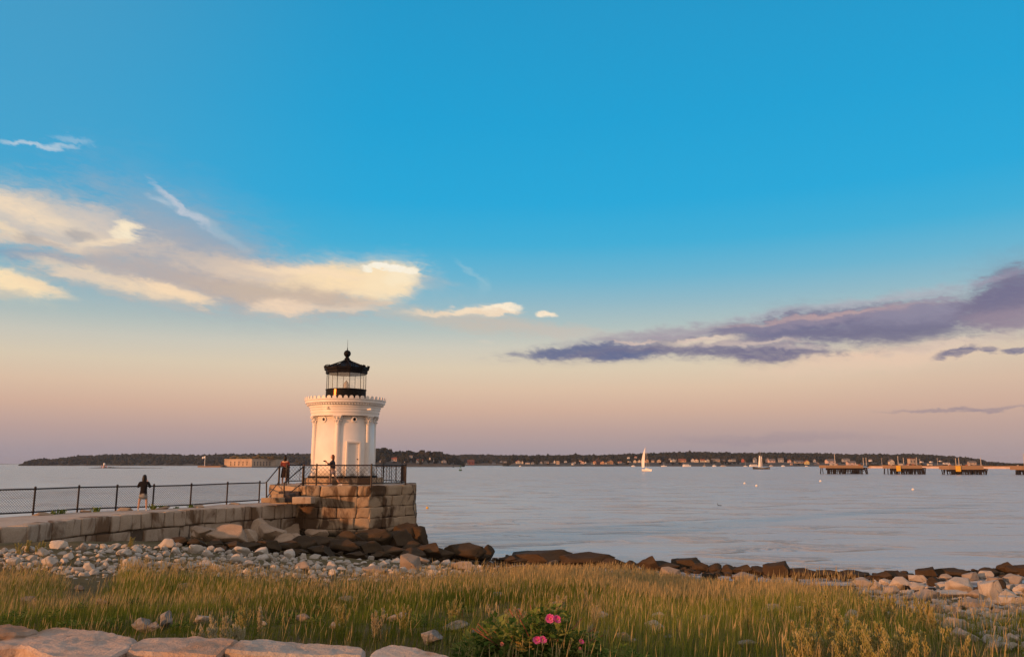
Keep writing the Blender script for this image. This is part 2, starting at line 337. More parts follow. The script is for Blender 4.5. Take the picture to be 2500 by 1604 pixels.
class MB:
    def __init__(s): s.v = []; s.f = []
    def add(s, v, f):
        b = len(s.v); s.v += [tuple(p) for p in v]; s.f += [tuple(i+b for i in q) for q in f]; return s
    def box(s, c, d, rz=0., taper=1.):
        x, y, z = (k/2 for k in d); cc, ss = math.cos(rz), math.sin(rz); v = []
        for k in (-1, 1):
            t = taper if k > 0 else 1
            for i, j in ((-1, -1), (1, -1), (1, 1), (-1, 1)):
                a, b = i*x*t, j*y*t; v.append((c[0]+a*cc-b*ss, c[1]+a*ss+b*cc, c[2]+k*z))
        return s.add(v, [(3, 2, 1, 0), (4, 5, 6, 7), (0, 1, 5, 4), (1, 2, 6, 5), (2, 3, 7, 6), (3, 0, 4, 7)])
    def tube(s, p, q, r, n=8, r2=None):
        p, q = Vector(p), Vector(q); d = (q-p).normalized(); r2 = r if r2 is None else r2
        u = d.orthogonal().normalized(); w = d.cross(u); v = []
        for c, rr in ((p, r), (q, r2)):
            for i in range(n):
                a = 2*math.pi*i/n; v.append(c+u*math.cos(a)*rr+w*math.sin(a)*rr)
        f = [(i, (i+1) % n, n+(i+1) % n, n+i) for i in range(n)]+[tuple(range(n))[::-1], tuple(range(n, 2*n))]
        return s.add(v, f)
    def lathe(s, prof, c, n=32, a0=0., cap=True):
        v = []; f = []
        for r, z in prof:
            for i in range(n):
                a = a0+2*math.pi*i/n; v.append((c[0]+r*math.cos(a), c[1]+r*math.sin(a), c[2]+z))
        for k in range(len(prof)-1):
            for i in range(n): f.append((k*n+i, k*n+(i+1) % n, (k+1)*n+(i+1) % n, (k+1)*n+i))
        if cap: f += [tuple(range(n))[::-1], tuple(range((len(prof)-1)*n, len(prof)*n))]
        return s.add(v, f)
    def prism(s, poly, z0, z1, scale=1.):
        n = len(poly); cx = sum(p[0] for p in poly)/n; cy = sum(p[1] for p in poly)/n
        v = [(p[0], p[1], z0) for p in poly]+[(cx+(p[0]-cx)*scale, cy+(p[1]-cy)*scale, z1) for p in poly]
        return s.add(v, [tuple(range(n))[::-1], tuple(range(n, 2*n))]+[(i, (i+1) % n, n+(i+1) % n, n+i) for i in range(n)])
    def ball(s, c, r, n=12, sq=(1, 1, 1)):
        v = []; f = []; m = n//2
        for k in range(1, m):
            t = math.pi*k/m
            for i in range(n):
                a = 2*math.pi*i/n; v.append((c[0]+r*sq[0]*math.sin(t)*math.cos(a), c[1]+r*sq[1]*math.sin(t)*math.sin(a), c[2]-r*sq[2]*math.cos(t)))
        b = len(v); v += [(c[0], c[1], c[2]-r*sq[2]), (c[0], c[1], c[2]+r*sq[2])]
        for k in range(m-2):
            for i in range(n): f.append((k*n+i, k*n+(i+1) % n, (k+1)*n+(i+1) % n, (k+1)*n+i))
        for i in range(n): f += [(b, (i+1) % n, i), (b+1, (m-2)*n+i, (m-2)*n+(i+1) % n)]
        return s.add(v, f)
    def stone(s, c, d, rz=0., sub=3, rough=.03, rnd=.12, seed=0.):   # a rough-hewn block: subdivided box with worn edges
        bm = bmesh.new(); bmesh.ops.create_cube(bm, size=1.)
        for v in bm.verts: v.co = Vector((v.co.x*d[0], v.co.y*d[1], v.co.z*d[2]))
        bv = min(d)*rnd
        bmesh.ops.bevel(bm, geom=bm.edges[:], offset=bv, segments=2, affect='EDGES', profile=.6)
        big = [e for e in bm.edges if e.calc_length() > min(d)*.5]
        bmesh.ops.subdivide_edges(bm, edges=big, cuts=sub, use_grid_fill=True)
        o = Vector((random.random()*99, random.random()*99, seed)); cc, ss = math.cos(rz), math.sin(rz); vs = []
        for v in bm.verts:
            p = v.co + mnoise.noise_vector(v.co*1.7+o)*rough + mnoise.noise_vector(v.co*5+o)*rough*.5
            vs.append((c[0]+p.x*cc-p.y*ss, c[1]+p.x*ss+p.y*cc, c[2]+p.z))
        bm.verts.index_update(); s.add(vs, [tuple(v.index for v in f.verts) for f in bm.faces]); bm.free(); return s
    def build(s, name, mat, parent=None, smooth=False, world=True):
        off = Vector((0, 0, 0))
        if parent is not None and world:
            q = parent
            while q is not None: off = off+q.location; q = q.parent
        me = bpy.data.meshes.new(name); me.from_pydata([(a-off.x, b-off.y, c-off.z) for a, b, c in s.v], [], s.f)
        if smooth: me.shade_smooth()
        me.update(); return link(name, me, mat, parent)
def smooth_by_angle(o, ang=35):
    bm = bmesh.new(); bm.from_mesh(o.data)
    for f in bm.faces: f.smooth = True
    for e in bm.edges:
        if len(e.link_faces) == 2 and e.calc_face_angle(0) > R(ang): e.smooth = False
    bm.to_mesh(o.data); bm.free(); return o
ORD = 'first second third fourth fifth sixth seventh eighth ninth tenth eleventh twelfth thirteenth fourteenth fifteenth sixteenth seventeenth eighteenth nineteenth twentieth twenty-first twenty-second twenty-third twenty-fourth twenty-fifth twenty-sixth twenty-seventh twenty-eighth twenty-ninth thirtieth'.split()

# ---------------------------------------------------------------- terrain and water
FRONT = [on(x, y, 2.82) for x, y in ((0, 1289), (68, 1284), (129, 1274), (201, 1266), (293, 1257.5), (360, 1253), (426, 1248), (520, 1242), (600, 1237), (680, 1233), (757, 1229))]
BACK = [on(x, y, 2.82) for x, y in ((0, 1262), (81, 1258), (190, 1250), (280, 1247), (372, 1243), (465, 1238), (550, 1231), (632, 1227), (668, 1226))]
FRONT = [Vector((-19.6, 16, 2.82)), Vector((-18.4, 21.5, 2.82))]+FRONT
BACK = [Vector((-26.5, 20, 2.82)), Vector((-23.8, 26, 2.82))]+BACK
PCX, PCY = at(823, 1185, 43.8).x-.38, 48.0            # platform centre
TC = at(837.5, 1165, 48.0); TCX, TCY = TC.x, 48.0     # tower centre
fy = np.array([p.y for p in FRONT]); fx = np.array([p.x for p in FRONT])
def sm(a, b, x): t = np.clip((x-a)/(b-a), 0, 1); return t*t*(3-2*t)
def gz(x, y):
    x = np.asarray(x, float); y = np.asarray(y, float)
    sh = np.interp(x, [-9, -4, 1, 12, 22, 40], [-4.5, -2.5, 0, 5.2, 6.5, 7.5])*sm(12, 30, y)
    yy = y+sh
    b = np.interp(yy, [-40, 5, 6.6, 9, 14, 20, 30, 36, 41, 50, 80], [3.45, 3.42, 3.30, 3.02, 2.52, 1.90, .98, .42, -.12, -1.0, -4])
    b = b+.75*sm(-6, -15, x)*sm(14, 26, y)*sm(47, 38, y)
    b = b+1.3*np.exp(-(((x-PCX)/7.)**2+((y-47.)/6.)**2))
    fx_ = np.interp(y, fy, fx)
    w = sm(.6, 3.0, fx_-x)*sm(9, 15, y)
    return b*(1-w)+(-2.5)*w
def gzs(x, y): return float(gz(x, y))
def hit(px, py):                                       # where a photo pixel's ray meets the ground (or the water)
    d = ray(px, py); t = 3.; s = .25
    while t < 400:
        x, y, z = d[0]*t, d[1]*t, EYE+d[2]*t
        if z <= max(gzs(x, y), 0.0): break
        t += s
    a, b = t-s, t
    for _ in range(12):
        m = (a+b)/2
        if EYE+d[2]*m <= max(gzs(d[0]*m, d[1]*m), 0.): b = m
        else: a = m
    return Vector((d[0]*b, d[1]*b, EYE+d[2]*b))
def make_ground():
    xs = np.concatenate([np.linspace(-120, -36, 15)[:-1], np.linspace(-36, 36, 181), np.linspace(36, 140, 15)[1:]])
    ys = np.concatenate([np.linspace(-60, 2, 12)[:-1], np.linspace(2, 70, 171)])
    X, Y = np.meshgrid(xs, ys); Z = gz(X, Y)
    lump = np.array([mnoise.noise(Vector((a*.35, b*.35, 0)))*.10+mnoise.noise(Vector((a*1.3, b*1.3, 4)))*.045 for a, b in zip(X.ravel(), Y.ravel())]).reshape(X.shape)
    Z = Z+lump
    v = np.stack([X.ravel(), Y.ravel(), Z.ravel()], 1); nx = len(xs)
    i = np.arange(len(v)).reshape(X.shape)
    f = np.stack([i[:-1, :-1], i[:-1, 1:], i[1:, 1:], i[1:, :-1]], -1).reshape(-1, 4)
    me = bpy.data.meshes.new('ground'); me.from_pydata(v.tolist(), [], f.tolist()); me.shade_smooth()
    tag(link('ground', me, M['ground']), 'grassy shore sloping from the path down to the water', None, None, 'structure')
make_ground()
w = MB(); w.add([(-30000, -2000, 0), (30000, -2000, 0), (30000, 45000, 0), (-30000, 45000, 0)], [(0, 1, 2, 3)])
tag(w.build('water', M['water']), 'calm rippled bay water', None, None, 'structure')

# ---------------------------------------------------------------- rocks
ROCKS = {}
def rock_mesh(key, mat, n_planes, seed, sub=3, rough=.05):
    r = random.Random(seed); bm = bmesh.new(); bmesh.ops.create_icosphere(bm, subdivisions=sub, radius=1.)
    pl = []; tries = 0
    while len(pl) < n_planes and tries < 400:
        tries += 1; n = Vector((r.gauss(0, 1), r.gauss(0, 1), r.gauss(0, .9))).normalized()
        if all(n.dot(q) < .80 for q, _ in pl): pl.append((n, r.uniform(.46, .80)))
    o = Vector((seed*3.1, seed*1.7, 0))
    for v in bm.verts:
        p = v.co*1.25
        for _ in range(2):
            for n, d in pl:
                k = p.dot(n)-d
                if k > 0: p -= n*k*.99
        p += mnoise.noise_vector(p*1.6+o)*rough*1.3+mnoise.noise_vector(p*6+o)*rough*.5
        v.co = p
    e = [max(abs(v.co[i]) for v in bm.verts) for i in range(3)]
    for v in bm.verts: v.co = Vector([v.co[i]/e[i]*.5 for i in range(3)])
    for ed in bm.edges:
        if len(ed.link_faces) == 2 and ed.calc_face_angle(0) > R(15): ed.smooth = False
    for f in bm.faces: f.smooth = True
    me = bpy.data.meshes.new('rock'); bm.to_mesh(me); bm.free(); me.materials.append(M[mat]); ROCKS.setdefault(key, []).append(me); return me
M['rubble'] = granite('rubble_rock', (.43, .375, .32), (.66, .60, .52), 2.0, .6, None, None, .30)
for i in range(7): rock_mesh('rubble', 'rubble', 15, i+141, 4, .03)
for i in range(7): rock_mesh('pale', 'rock_pale', 15, i+1, 4, .03)
for i in range(6): rock_mesh('tan', 'rock_tan', 11, i+21, 4, .03)
for i in range(6): rock_mesh('dark', 'rock_dark', 11, i+41, 4, .04)
for i in range(3): rock_mesh('grey', 'rock_grey', 12, i+61, 4, .09)
for i in range(3): rock_mesh('slabdark', 'rock_dark', 6, i+81, 3, .03)
def put_rock(name, mesh, loc, size, label, cat='rock', group=None, rz=None, tilt=(0, 0)):
    o = bpy.data.objects.new(name, mesh); COL.objects.link(o); o.location = loc; o.scale = size
    o.rotation_euler = (R(tilt[0]), R(tilt[1]), random.uniform(0, 6.28) if rz is None else rz)
    return tag(o, label, cat, group)
def px_rock(name, kind, xc, yt, yb, wpx, label, group=None, tilt=None, k=None, lift=0., zlo=None, cat='rock', Y=None):
    if Y is None: p = hit(xc, yb-1)
    else: p = at(xc, yb-1, Y)
    m = p.y/F/CP; w = wpx*m; h = (yb-yt)*m
    ms = ROCKS[kind]; me = ms[k % len(ms)] if k is not None else random.choice(ms)
    hh = h*1.25; dpt = max(w*random.uniform(.6, .9), h*.9)
    tl = tilt or (random.uniform(-7, 7), random.uniform(-9, 9))
    return put_rock(name, me, (p.x, p.y+dpt*.35, p.z+h-hh/2+lift), (w*1.04, dpt, hh), label, cat, group, random.uniform(-.35, .35), tl)

# ---------------------------------------------------------------- breakwater and platform
def along(line, t):                    # point at fraction of index-space along a polyline
    t = max(0, min(len(line)-1.0001, t)); i = int(t); return line[i].lerp(line[i+1], t-i)
def at_px_on(line, px):                # point of the line seen at photo column px
    best = None
    for i in range(len(line)-1):
        a, b = line[i], line[i+1]
        for k in range(21):
            p = a.lerp(b, k/20); u = 1250+F*p.x/(p.y*CP+(p.z-EYE)*SP)
            if best is None or abs(u-px) < best[0]: best = (abs(u-px), p)
    return best[1]
bw = thing('breakwater', 'curving breakwater of squared granite blocks leading to the lighthouse platform', 'breakwater', (FRONT[5].x-2, FRONT[5].y, 1.))
top = MB(); n = 60
L = [along(FRONT, i*(len(FRONT)-1)/n) for i in range(n+1)]; B = [along(BACK, i*(len(BACK)-1)/n) for i in range(n+1)]
vs = []; fs = []
for a, b in zip(L, B):
    for k in range(6):
        p = a.lerp(b, .02+k/5*.98); vs.append((p.x, p.y, 2.815+mnoise.noise(p*.9)*.03-(.02 if k == 0 else 0)))
for i in range(n):
    for k in range(5): q = i*6+k; fs.append((q, q+6, q+7, q+1))
top.add(vs, fs); top.build('walkway', M['walk'], bw, True)
core = MB()
for i in range(n):
    a, b, c, d = L[i], L[i+1], B[i+1], B[i]
    ins = Vector((-.12, .05, 0))
    core.add([(*(a+ins).xy, -1.5), (*(b+ins).xy, -1.5), (*c.xy, -1.5), (*d.xy, -1.5), (*(a+ins).xy, 2.74), (*(b+ins).xy, 2.74), (*c.xy, 2.74), (*d.xy, 2.74)],
             [(0, 1, 5, 4), (2, 3, 7, 6), (4, 5, 6, 7)])
core.build('core', M['joint'], bw)
joints = [-205, -130, -62, 0, 68, 98.5, 129, 161, 201, 234.5, 271, 294.5, 324, 348, 373, 405, 426.5, 453, 476, 498.5, 528, 551, 573.5, 600, 618.5, 641, 672, 697, 715.5, 738, 757]
def course(joints, z0, z1, inset, gap=.03, depth=.7):
    m = MB()
    for i in range(len(joints)-1):
        a, b = at_px_on(FRONT, joints[i]), at_px_on(FRONT, joints[i+1]); d = (b-a); d.z = 0; l = d.length
        if l < .15: continue
        u = d.normalized(); nrm = Vector((u.y, -u.x, 0)); rz = math.atan2(u.y, u.x); dep = depth+random.uniform(-.05, .05)
        c = (a+b)/2-nrm*(dep/2+inset+random.uniform(-.03, .03))
        m.stone((c.x, c.y, (z0+z1)/2+random.uniform(-.015, .015)), (l-gap, dep, z1-z0-.02), rz, 3, .035, .09, i)
    return m
course(joints, 2.14, 2.83, 0).build('coping_course', M['block'], bw, True)
j2 = [-200, -120, -40, 30, 115, 218, 245, 327, 356, 446, 470, 505, 570, 600, 640, 690, 725, 757]
course(j2, 1.52, 2.12, .10).build('lower_course', M['block'], bw, True)
j3 = [-200, -90, 10, 60, 150, 240, 300, 380, 460, 520, 590, 650, 700, 757]
course(j3, .85, 1.5, .05).build('footing_course', M['block'], bw, True)

# the platform: an octagon of coursed granite, a little turned
AP = 4.12; ROT = R(6)
def octa(ap, cx=PCX, cy=PCY, rot=ROT, n=8):
    rr = ap/math.cos(math.pi/n); return [(cx+rr*math.sin(rot+(k+.5)*2*math.pi/n), cy-rr*math.cos(rot+(k+.5)*2*math.pi/n)) for k in range(n)]
pf = thing('stone_platform', 'eight sided granite platform under the lighthouse, stained and dark with weed at its foot', 'platform', (PCX, PCY, 0))
PZ = at(822, 1186, 43.85).z
zc = [PZ, zat(1212, 43.8), zat(1239, 43.8), zat(1266, 43.8), zat(1292, 43.8), .25, -.6]
m = MB(); oc = octa(AP-.2)
m.prism(oc, -1., PZ-.05); m.build('core', M['joint'], pf)
m = MB(); m.prism(octa(AP-.12), PZ-.06, PZ-.012); m.build('paving', M['walk'], pf)
for ci in range(6):
    m = MB(); z1, z0 = zc[ci], zc[ci+1]; out = [0., -.05, .0, .03, .06, .10][ci]; P8 = octa(AP+out)
    for k in range(8):
        a = Vector((*P8[k], 0)); b = Vector((*P8[(k+1) % 8], 0)); d = b-a; l = d.length; u = d.normalized(); rz = math.atan2(u.y, u.x); nr = Vector((u.y, -u.x, 0))
        if ci == 0: cuts = [0, .22, .80, 1] if k == 7 else [0, .34, .70, 1]
        else:
            q = random.choice((3, 4)); cuts = [0]+[(i+random.uniform(-.22, .22))/q for i in range(1, q)]+[1]
        for s, t in zip(cuts[:-1], cuts[1:]):
            dep = .75; c = a.lerp(b, (s+t)/2)-nr*(dep/2-random.uniform(-.03, .03))
            m.stone((c.x, c.y, (z0+z1)/2), (l*(t-s)-.012, dep, z1-z0-.012), rz, 4, .06, .16 if ci == 0 else .09, ci)
        c = a-Vector((a.x-PCX, a.y-PCY, 0)).normalized()*.42
        m.stone((c.x, c.y, (z0+z1)/2), (.62, .62, z1-z0-.03), rz-R(22.5), 3, .05, .26, ci)
    m.build('cap_course' if ci == 0 else 'stone_course', M['platform'], pf, True)

# stone steps from the walkway up to the platform
st = thing('stone_steps', 'short flight of rough granite steps between the walkway and the platform', 'steps', at(690, 1225, 43.2))
def slab(x0, x1, y0, y1, Y, dep, mat, name):
    a, b = at(x0, y1, Y), at(x1, y0, Y); mm = MB()
    mm.stone(((a.x+b.x)/2, Y+dep/2, (a.z+b.z)/2), (b.x-a.x, dep, b.z-a.z), 0, 2, .02, .08); return mm.build(name, M[mat], st, True)
slab(637, 692, 1215, 1227, 42.6, .7, 'platform', 'step')
slab(664, 696, 1206, 1215, 43.3, .7, 'platform', 'step')
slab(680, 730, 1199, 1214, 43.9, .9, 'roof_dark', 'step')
slab(713, 760, 1213, 1229.5, 42.5, .9, 'block', 'step')
slab(691, 715, 1205, 1227, 42.9, .6, 'roof_dark', 'shaded_gap')  # dark block put in for the shade in the gap beside the steps

# ---------------------------------------------------------------- lighthouse
TB = at(837, 1165, 46.1).z
lh = thing('lighthouse', 'small white round lighthouse with classical columns and a black lantern', 'lighthouse', (TCX, TCY, PZ))
ZT = lambda y: zat(y, TCY)
R0 = 1.80
m = MB(); m.prism(octa(2.28, TCX+.05, TCY, R(4), 12), PZ-.02, TB-.05); m.build('granite_base', M['platform'], lh)
m = MB(); m.lathe([(2.02, TB-.05), (2.02, TB+.05), (1.96, TB+.07)], (TCX, TCY, 0), 48); m.build('base_ring', M['black'], lh)
ztop = ZT(1018)
m = MB(); m.lathe([(R0+.03, TB+.07), (R0, TB+.6), (R0-.07, ztop+.1)], (TCX, TCY, 0), 72); m.build('wall', M['white'], lh, True)
zcap0 = ZT(1038); colr = .155
for k in range(6):
    a = R(-1+60*k); dx, dy = math.sin(a), -math.cos(a)
    cx, cy = TCX+dx*(R0+.02), TCY+dy*(R0+.02); cx2, cy2 = TCX+dx*(R0-.03), TCY+dy*(R0-.03)
    m = MB(); m.lathe([(.25, TB+.07), (.25, TB+.17), (.21, TB+.20), (.22, TB+.26), (colr+.02, TB+.31), (colr+.015, TB+1.2), (colr-.01, zcap0-.04), (colr+.02, zcap0-.03), (colr+.02, zcap0)], (cx*.5+cx2*.5, cy*.5+cy2*.5, 0), 20)
    c = m.build('column', M['white'], lh, True); smooth_by_angle(c)
    h = ztop-zcap0; m = MB(); cc = (cx*.5+cx2*.5, cy*.5+cy2*.5, 0)
    m.lathe([(colr-.01, zcap0), (colr+.01, zcap0+h*.5), (colr+.07, zcap0+h*.84), (colr+.10, zcap0+h*.88)], cc, 16)
    for row, (zz, rr, nl) in enumerate(((.10, .03, 9), (.42, .055, 9))):
        for q in range(nl):
            b = 2*math.pi*(q+.5*row)/nl; u = Vector((math.sin(b), math.cos(b), 0))
            p0 = Vector(cc)+u*(colr-.01)+Vector((0, 0, zcap0+h*zz)); p1 = p0+u*rr+Vector((0, 0, h*.28)); p2 = p1+u*.055+Vector((0, 0, h*.02)); p3 = p2+u*.01-Vector((0, 0, h*.10))
            m.tube(p0, p1, .022, 6, .04); m.tube(p1, p2, .04, 6, .03); m.tube(p2, p3, .03, 6, .015)
    for q in range(4):
        b = a+R(45+90*q); u = Vector((math.sin(b), -math.cos(b), 0)); m.ball(Vector(cc)+u*(colr+.10)+Vector((0, 0, zcap0+h*.80)), .055, 8)
    m.box((cc[0], cc[1], zcap0+h*.94), (.50, .50, h*.11), a)
    m.build('capital', M['white'], c, False)
# entablature and cornice
ze = [ZT(y) for y in (1018, 1010.5, 1003, 999, 993.5, 988, 982, 979)]
rad = lambda px: px/F*TCY*1.005
pr = [(R0-.2, ze[0]), (rad(80.5), ze[0]), (rad(80.5), ze[1]-.01), (rad(82), ze[1]-.008), (rad(82), ze[2]-.01), (rad(83.5), ze[2]-.008), (rad(83.5), ze[3]), (rad(85), ze[3]+.03), (rad(85), ze[4])]
m = MB(); m.lathe(pr, (TCX, TCY, 0), 96); smooth_by_angle(m.build('frieze', M['white'], lh), 25)
pr = [(rad(86), ze[4]), (rad(87.5), ze[4]+.05), (rad(88), ze[5]-.09), (rad(91), ze[5]-.05), (rad(93.5), ze[5]), (rad(95), ze[5]+.02), (rad(95), ze[6]-.02), (rad(96.8), ze[6]+.03), (rad(96.8), ze[7]), (R0-.3, ze[7]+.02)]
m = MB(); m.lathe(pr, (TCX, TCY, 0), 96); cn = smooth_by_angle(m.build('cornice', M['white'], lh), 25)
nd = 84
for k in range(nd):
    m = MB(); a = 2*math.pi*k/nd; rr = rad(88.5); m.box((TCX+rr*math.sin(a), TCY-rr*math.cos(a), ze[4]+(ze[5]-ze[4])*.45), (.085, .14, (ze[5]-ze[4])*.55), a)
    m.build('dentil', M['white'], cn)
nd = 46; zt0 = ze[7]
for k in range(nd):
    m = MB(); a = 2*math.pi*(k+.5)/nd; rr = rad(95.6); c = Vector((TCX+rr*math.sin(a), TCY-rr*math.cos(a), zt0)); u = Vector((math.cos(a), math.sin(a), 0)); o = Vector((math.sin(a), -math.cos(a), 0))
    pts = [(math.cos(t)*.118, .05+math.sin(t)*.118) for t in [R(-22+i*224/8) for i in range(9)]]
    pts = [(-.05, -.02), (.05, -.02)]+pts
    fr = [c+u*x+Vector((0, 0, z))+o*.03 for x, z in pts]; bk = [p-o*.06 for p in fr]; q = len(pts)
    m.add(fr+bk, [tuple(range(q)), tuple(range(q, 2*q))[::-1]]+[(i, q+i, q+(i+1) % q, (i+1) % q) for i in range(q)])
    m.build('cresting_palmette', M['white'], cn)
# portholes, door, light fixtures
for k in range(6):
    a = R(29.5+60*k-60); u = Vector((math.sin(a), -math.cos(a), 0)); s = Vector((math.cos(a), math.sin(a), 0))
    c = Vector((TCX, TCY, ZT(1027)))+u*(R0-.06); fr = MB(); N_ = 20
    def ring(r, off): return [c+u*off+s*math.cos(2*math.pi*i/N_)*r+Vector((0, 0, math.sin(2*math.pi*i/N_)*r)) for i in range(N_)]
    vv = ring(.165, -.05)+ring(.165, .07)+ring(.11, .08)+ring(.085, .03)
    fr.add(vv, [(j*N_+i, j*N_+(i+1) % N_, (j+1)*N_+(i+1) % N_, (j+1)*N_+i) for j in range(3) for i in range(N_)])
    f = fr.build('porthole', M['white'], lh); g_ = MB(); g_.add(ring(.09, .032), [tuple(range(N_))]); g_.build('pane', M['black'], f)
a = R(28.5); u = Vector((math.sin(a), -math.cos(a), 0)); dz0, dz1 = TB+.06, ZT(1083)
dw = .66; c = Vector((TCX, TCY, 0))+u*(R0-.03)
m = MB(); m.box((c.x, c.y, (dz0+dz1)/2), (dw, .10, dz1-dz0), a); d = m.build('door', M['white'], lh)
m = MB()
for s in (-1, 1):
    q = c+Vector((math.cos(a), math.sin(a), 0))*s*(dw/2+.045); m.box((q.x+u.x*.03, q.y+u.y*.03, (dz0+dz1)/2), (.09, .20, dz1-dz0), a)
q = c+u*.03; m.box((q.x, q.y, dz1+.05), (dw+.18, .20, .10), a); m.build('door_frame', M['white'], d)
m = MB(); q = c+u*.07+Vector((math.cos(a), math.sin(a), 0))*.26; m.ball((q.x, q.y, dz0+.95), .035, 8); m.build('handle', M['black'], d)
q = Vector((TCX, TCY, 0))+Vector((math.sin(R(48)), -math.cos(R(48)), 0))*rad(86); m = MB(); zq = ZT(1003.5)
m.tube((q.x, q.y, zq), (q.x+.25, q.y-.12, zq+.01), .05, 10, .065); m.tube((q.x-.1, q.y+.02, zq), (q.x-.32, q.y-.12, zq-.01), .05, 10, .065); m.build('floodlight', M['white'], lh)
q = Vector((TCX, TCY, 0))+Vector((math.sin(R(-16)), -math.cos(R(-16)), 0))*rad(84.5); m = MB(); zq = ZT(998)
m.tube((q.x, q.y, zq), (q.x-.07, q.y-.02, zq-.14), .012, 6); m.tube((q.x, q.y, zq), (q.x+.07, q.y-.02, zq-.14), .012, 6); m.tube((q.x-.07, q.y-.02, zq-.14), (q.x+.07, q.y-.02, zq-.14), .012, 6); m.build('lifting_ring', M['iron'], lh)
m = MB(); q = Vector((TCX, TCY, 0))+Vector((math.sin(R(6)), -math.cos(R(6)), 0))*(R0+.0); m.ball((q.x, q.y, ZT(1157)), .035, 8); m.build('vent', M['black'], lh)
# lantern
lt = 10; off = R(-15-90); rl = 1.17
zd = [ze[7]+.0, ZT(951.5), ZT(913.5), ZT(904)]
m = MB(); m.lathe([(rl+.02, zd[0]), (rl+.02, zd[1]-.05), (rl+.05, zd[1]-.04), (rl+.05, zd[1])], (TCX, TCY, 0), lt*4, off); smooth_by_angle(m.build('lantern_drum', M['black'], lh), 30)
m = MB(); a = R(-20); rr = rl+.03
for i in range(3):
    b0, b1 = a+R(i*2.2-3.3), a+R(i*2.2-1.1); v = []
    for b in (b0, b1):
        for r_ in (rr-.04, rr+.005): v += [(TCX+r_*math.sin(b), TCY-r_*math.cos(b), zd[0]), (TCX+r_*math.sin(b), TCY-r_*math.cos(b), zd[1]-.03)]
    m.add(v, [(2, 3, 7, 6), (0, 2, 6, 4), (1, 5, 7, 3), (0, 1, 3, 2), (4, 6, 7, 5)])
m.build('drum_glint_strip', M['sun_glint'], lh)  # strip added to paint the sun's glint onto the black drum
pz = [(TCX+rl*math.cos(off+2*math.pi*k/lt), TCY+rl*math.sin(off+2*math.pi*k/lt)) for k in range(lt)]
for k in range(lt):
    p, q = pz[k], pz[(k+1) % lt]; m = MB(); m.tube((*p, zd[1]), (*p, zd[2]), .019, 6); m.build('mullion', M['black'], lh)
    m = MB(); dx, dy = (q[0]-p[0]), (q[1]-p[1]); ln = math.hypot(dx, dy); m.box(((p[0]+q[0])/2, (p[1]+q[1])/2, (zd[1]+zd[2])/2), (ln-.05, .012, zd[2]-zd[1]), math.atan2(dy, dx)); m.build('lantern_pane', M['glass'], lh)
m = MB(); m.lathe([(rl-.12, zd[1]-.03), (rl-.12, zd[1]+.02)], (TCX, TCY, 0), 20); m.build('lantern_floor', M['white'], lh)
m = MB(); m.lathe([(.10, zd[1]), (.16, zd[1]+.1), (.17, zd[1]+.3), (.13, zd[1]+.42), (.05, zd[1]+.52), (.03, zd[1]+.56)], (TCX, TCY, 0), 16); m.build('lens', M['galv'], lh, True)
m = MB(); e = zd[3]; re = rad(54)
m.lathe([(rl-.05, zd[2]-.01), (rl+.05, zd[2]-.01), (rl+.09, zd[2]+.03), (re-.08, e-.05), (re, e-.01), (re, e+.10), (re-.06, e+.13)], (TCX, TCY, 0), lt, off); gut = m.build('eave', M['black'], lh)
m = MB(); zr = ZT(882); m.lathe([(re-.05, e+.12), (.80, (e+zr)/2+.03), (.55, e+(zr-e)*.66), (.22, zr)], (TCX, TCY, 0), lt, off)
for k in range(lt):
    b = off+2*math.pi*k/lt; m.tube((TCX+(re-.03)*math.cos(b), TCY+(re-.03)*math.sin(b), e+.14), (TCX+.22*math.cos(b), TCY+.22*math.sin(b), zr+.02), .028, 6)
rf = m.build('roof', M['black'], lh)
for k in range(lt):
    b0, b1 = off+2*math.pi*k/lt, off+2*math.pi*(k+1)/lt
    for t in (0, .14, .28, .72, .86):
        m = MB(); p = Vector((math.cos(b0), math.sin(b0), 0)).lerp(Vector((math.cos(b1), math.sin(b1), 0)), t)*(re-.01); m.tube((TCX+p.x, TCY+p.y, e+.08), (TCX+p.x*1.02, TCY+p.y*1.02, e+.21), .035, 6, .02); m.ball((TCX+p.x*1.02, TCY+p.y*1.02, e+.22), .042, 6)
        m.build('eave_ornament', M['black'], gut)
m = MB(); zb = ZT(863.5); m.lathe([(.24, zr-.03), (.24, zr+.06), (.16, zr+.10), (.17, zr+.16), (.10, zr+.22), (.12, zb-.2)], (TCX, TCY, 0), 16); m.ball((TCX, TCY, zb), .215, 18); m.build('finial', M['black'], rf, True)
m = MB(); m.tube((TCX, TCY, zb+.2), (TCX, TCY, zb+.36), .035, 8, .02); m.tube((TCX, TCY, zb+.3), (TCX, TCY, ZT(829)), .014, 6, .006); m.build('lightning_rod', M['black'], rf)

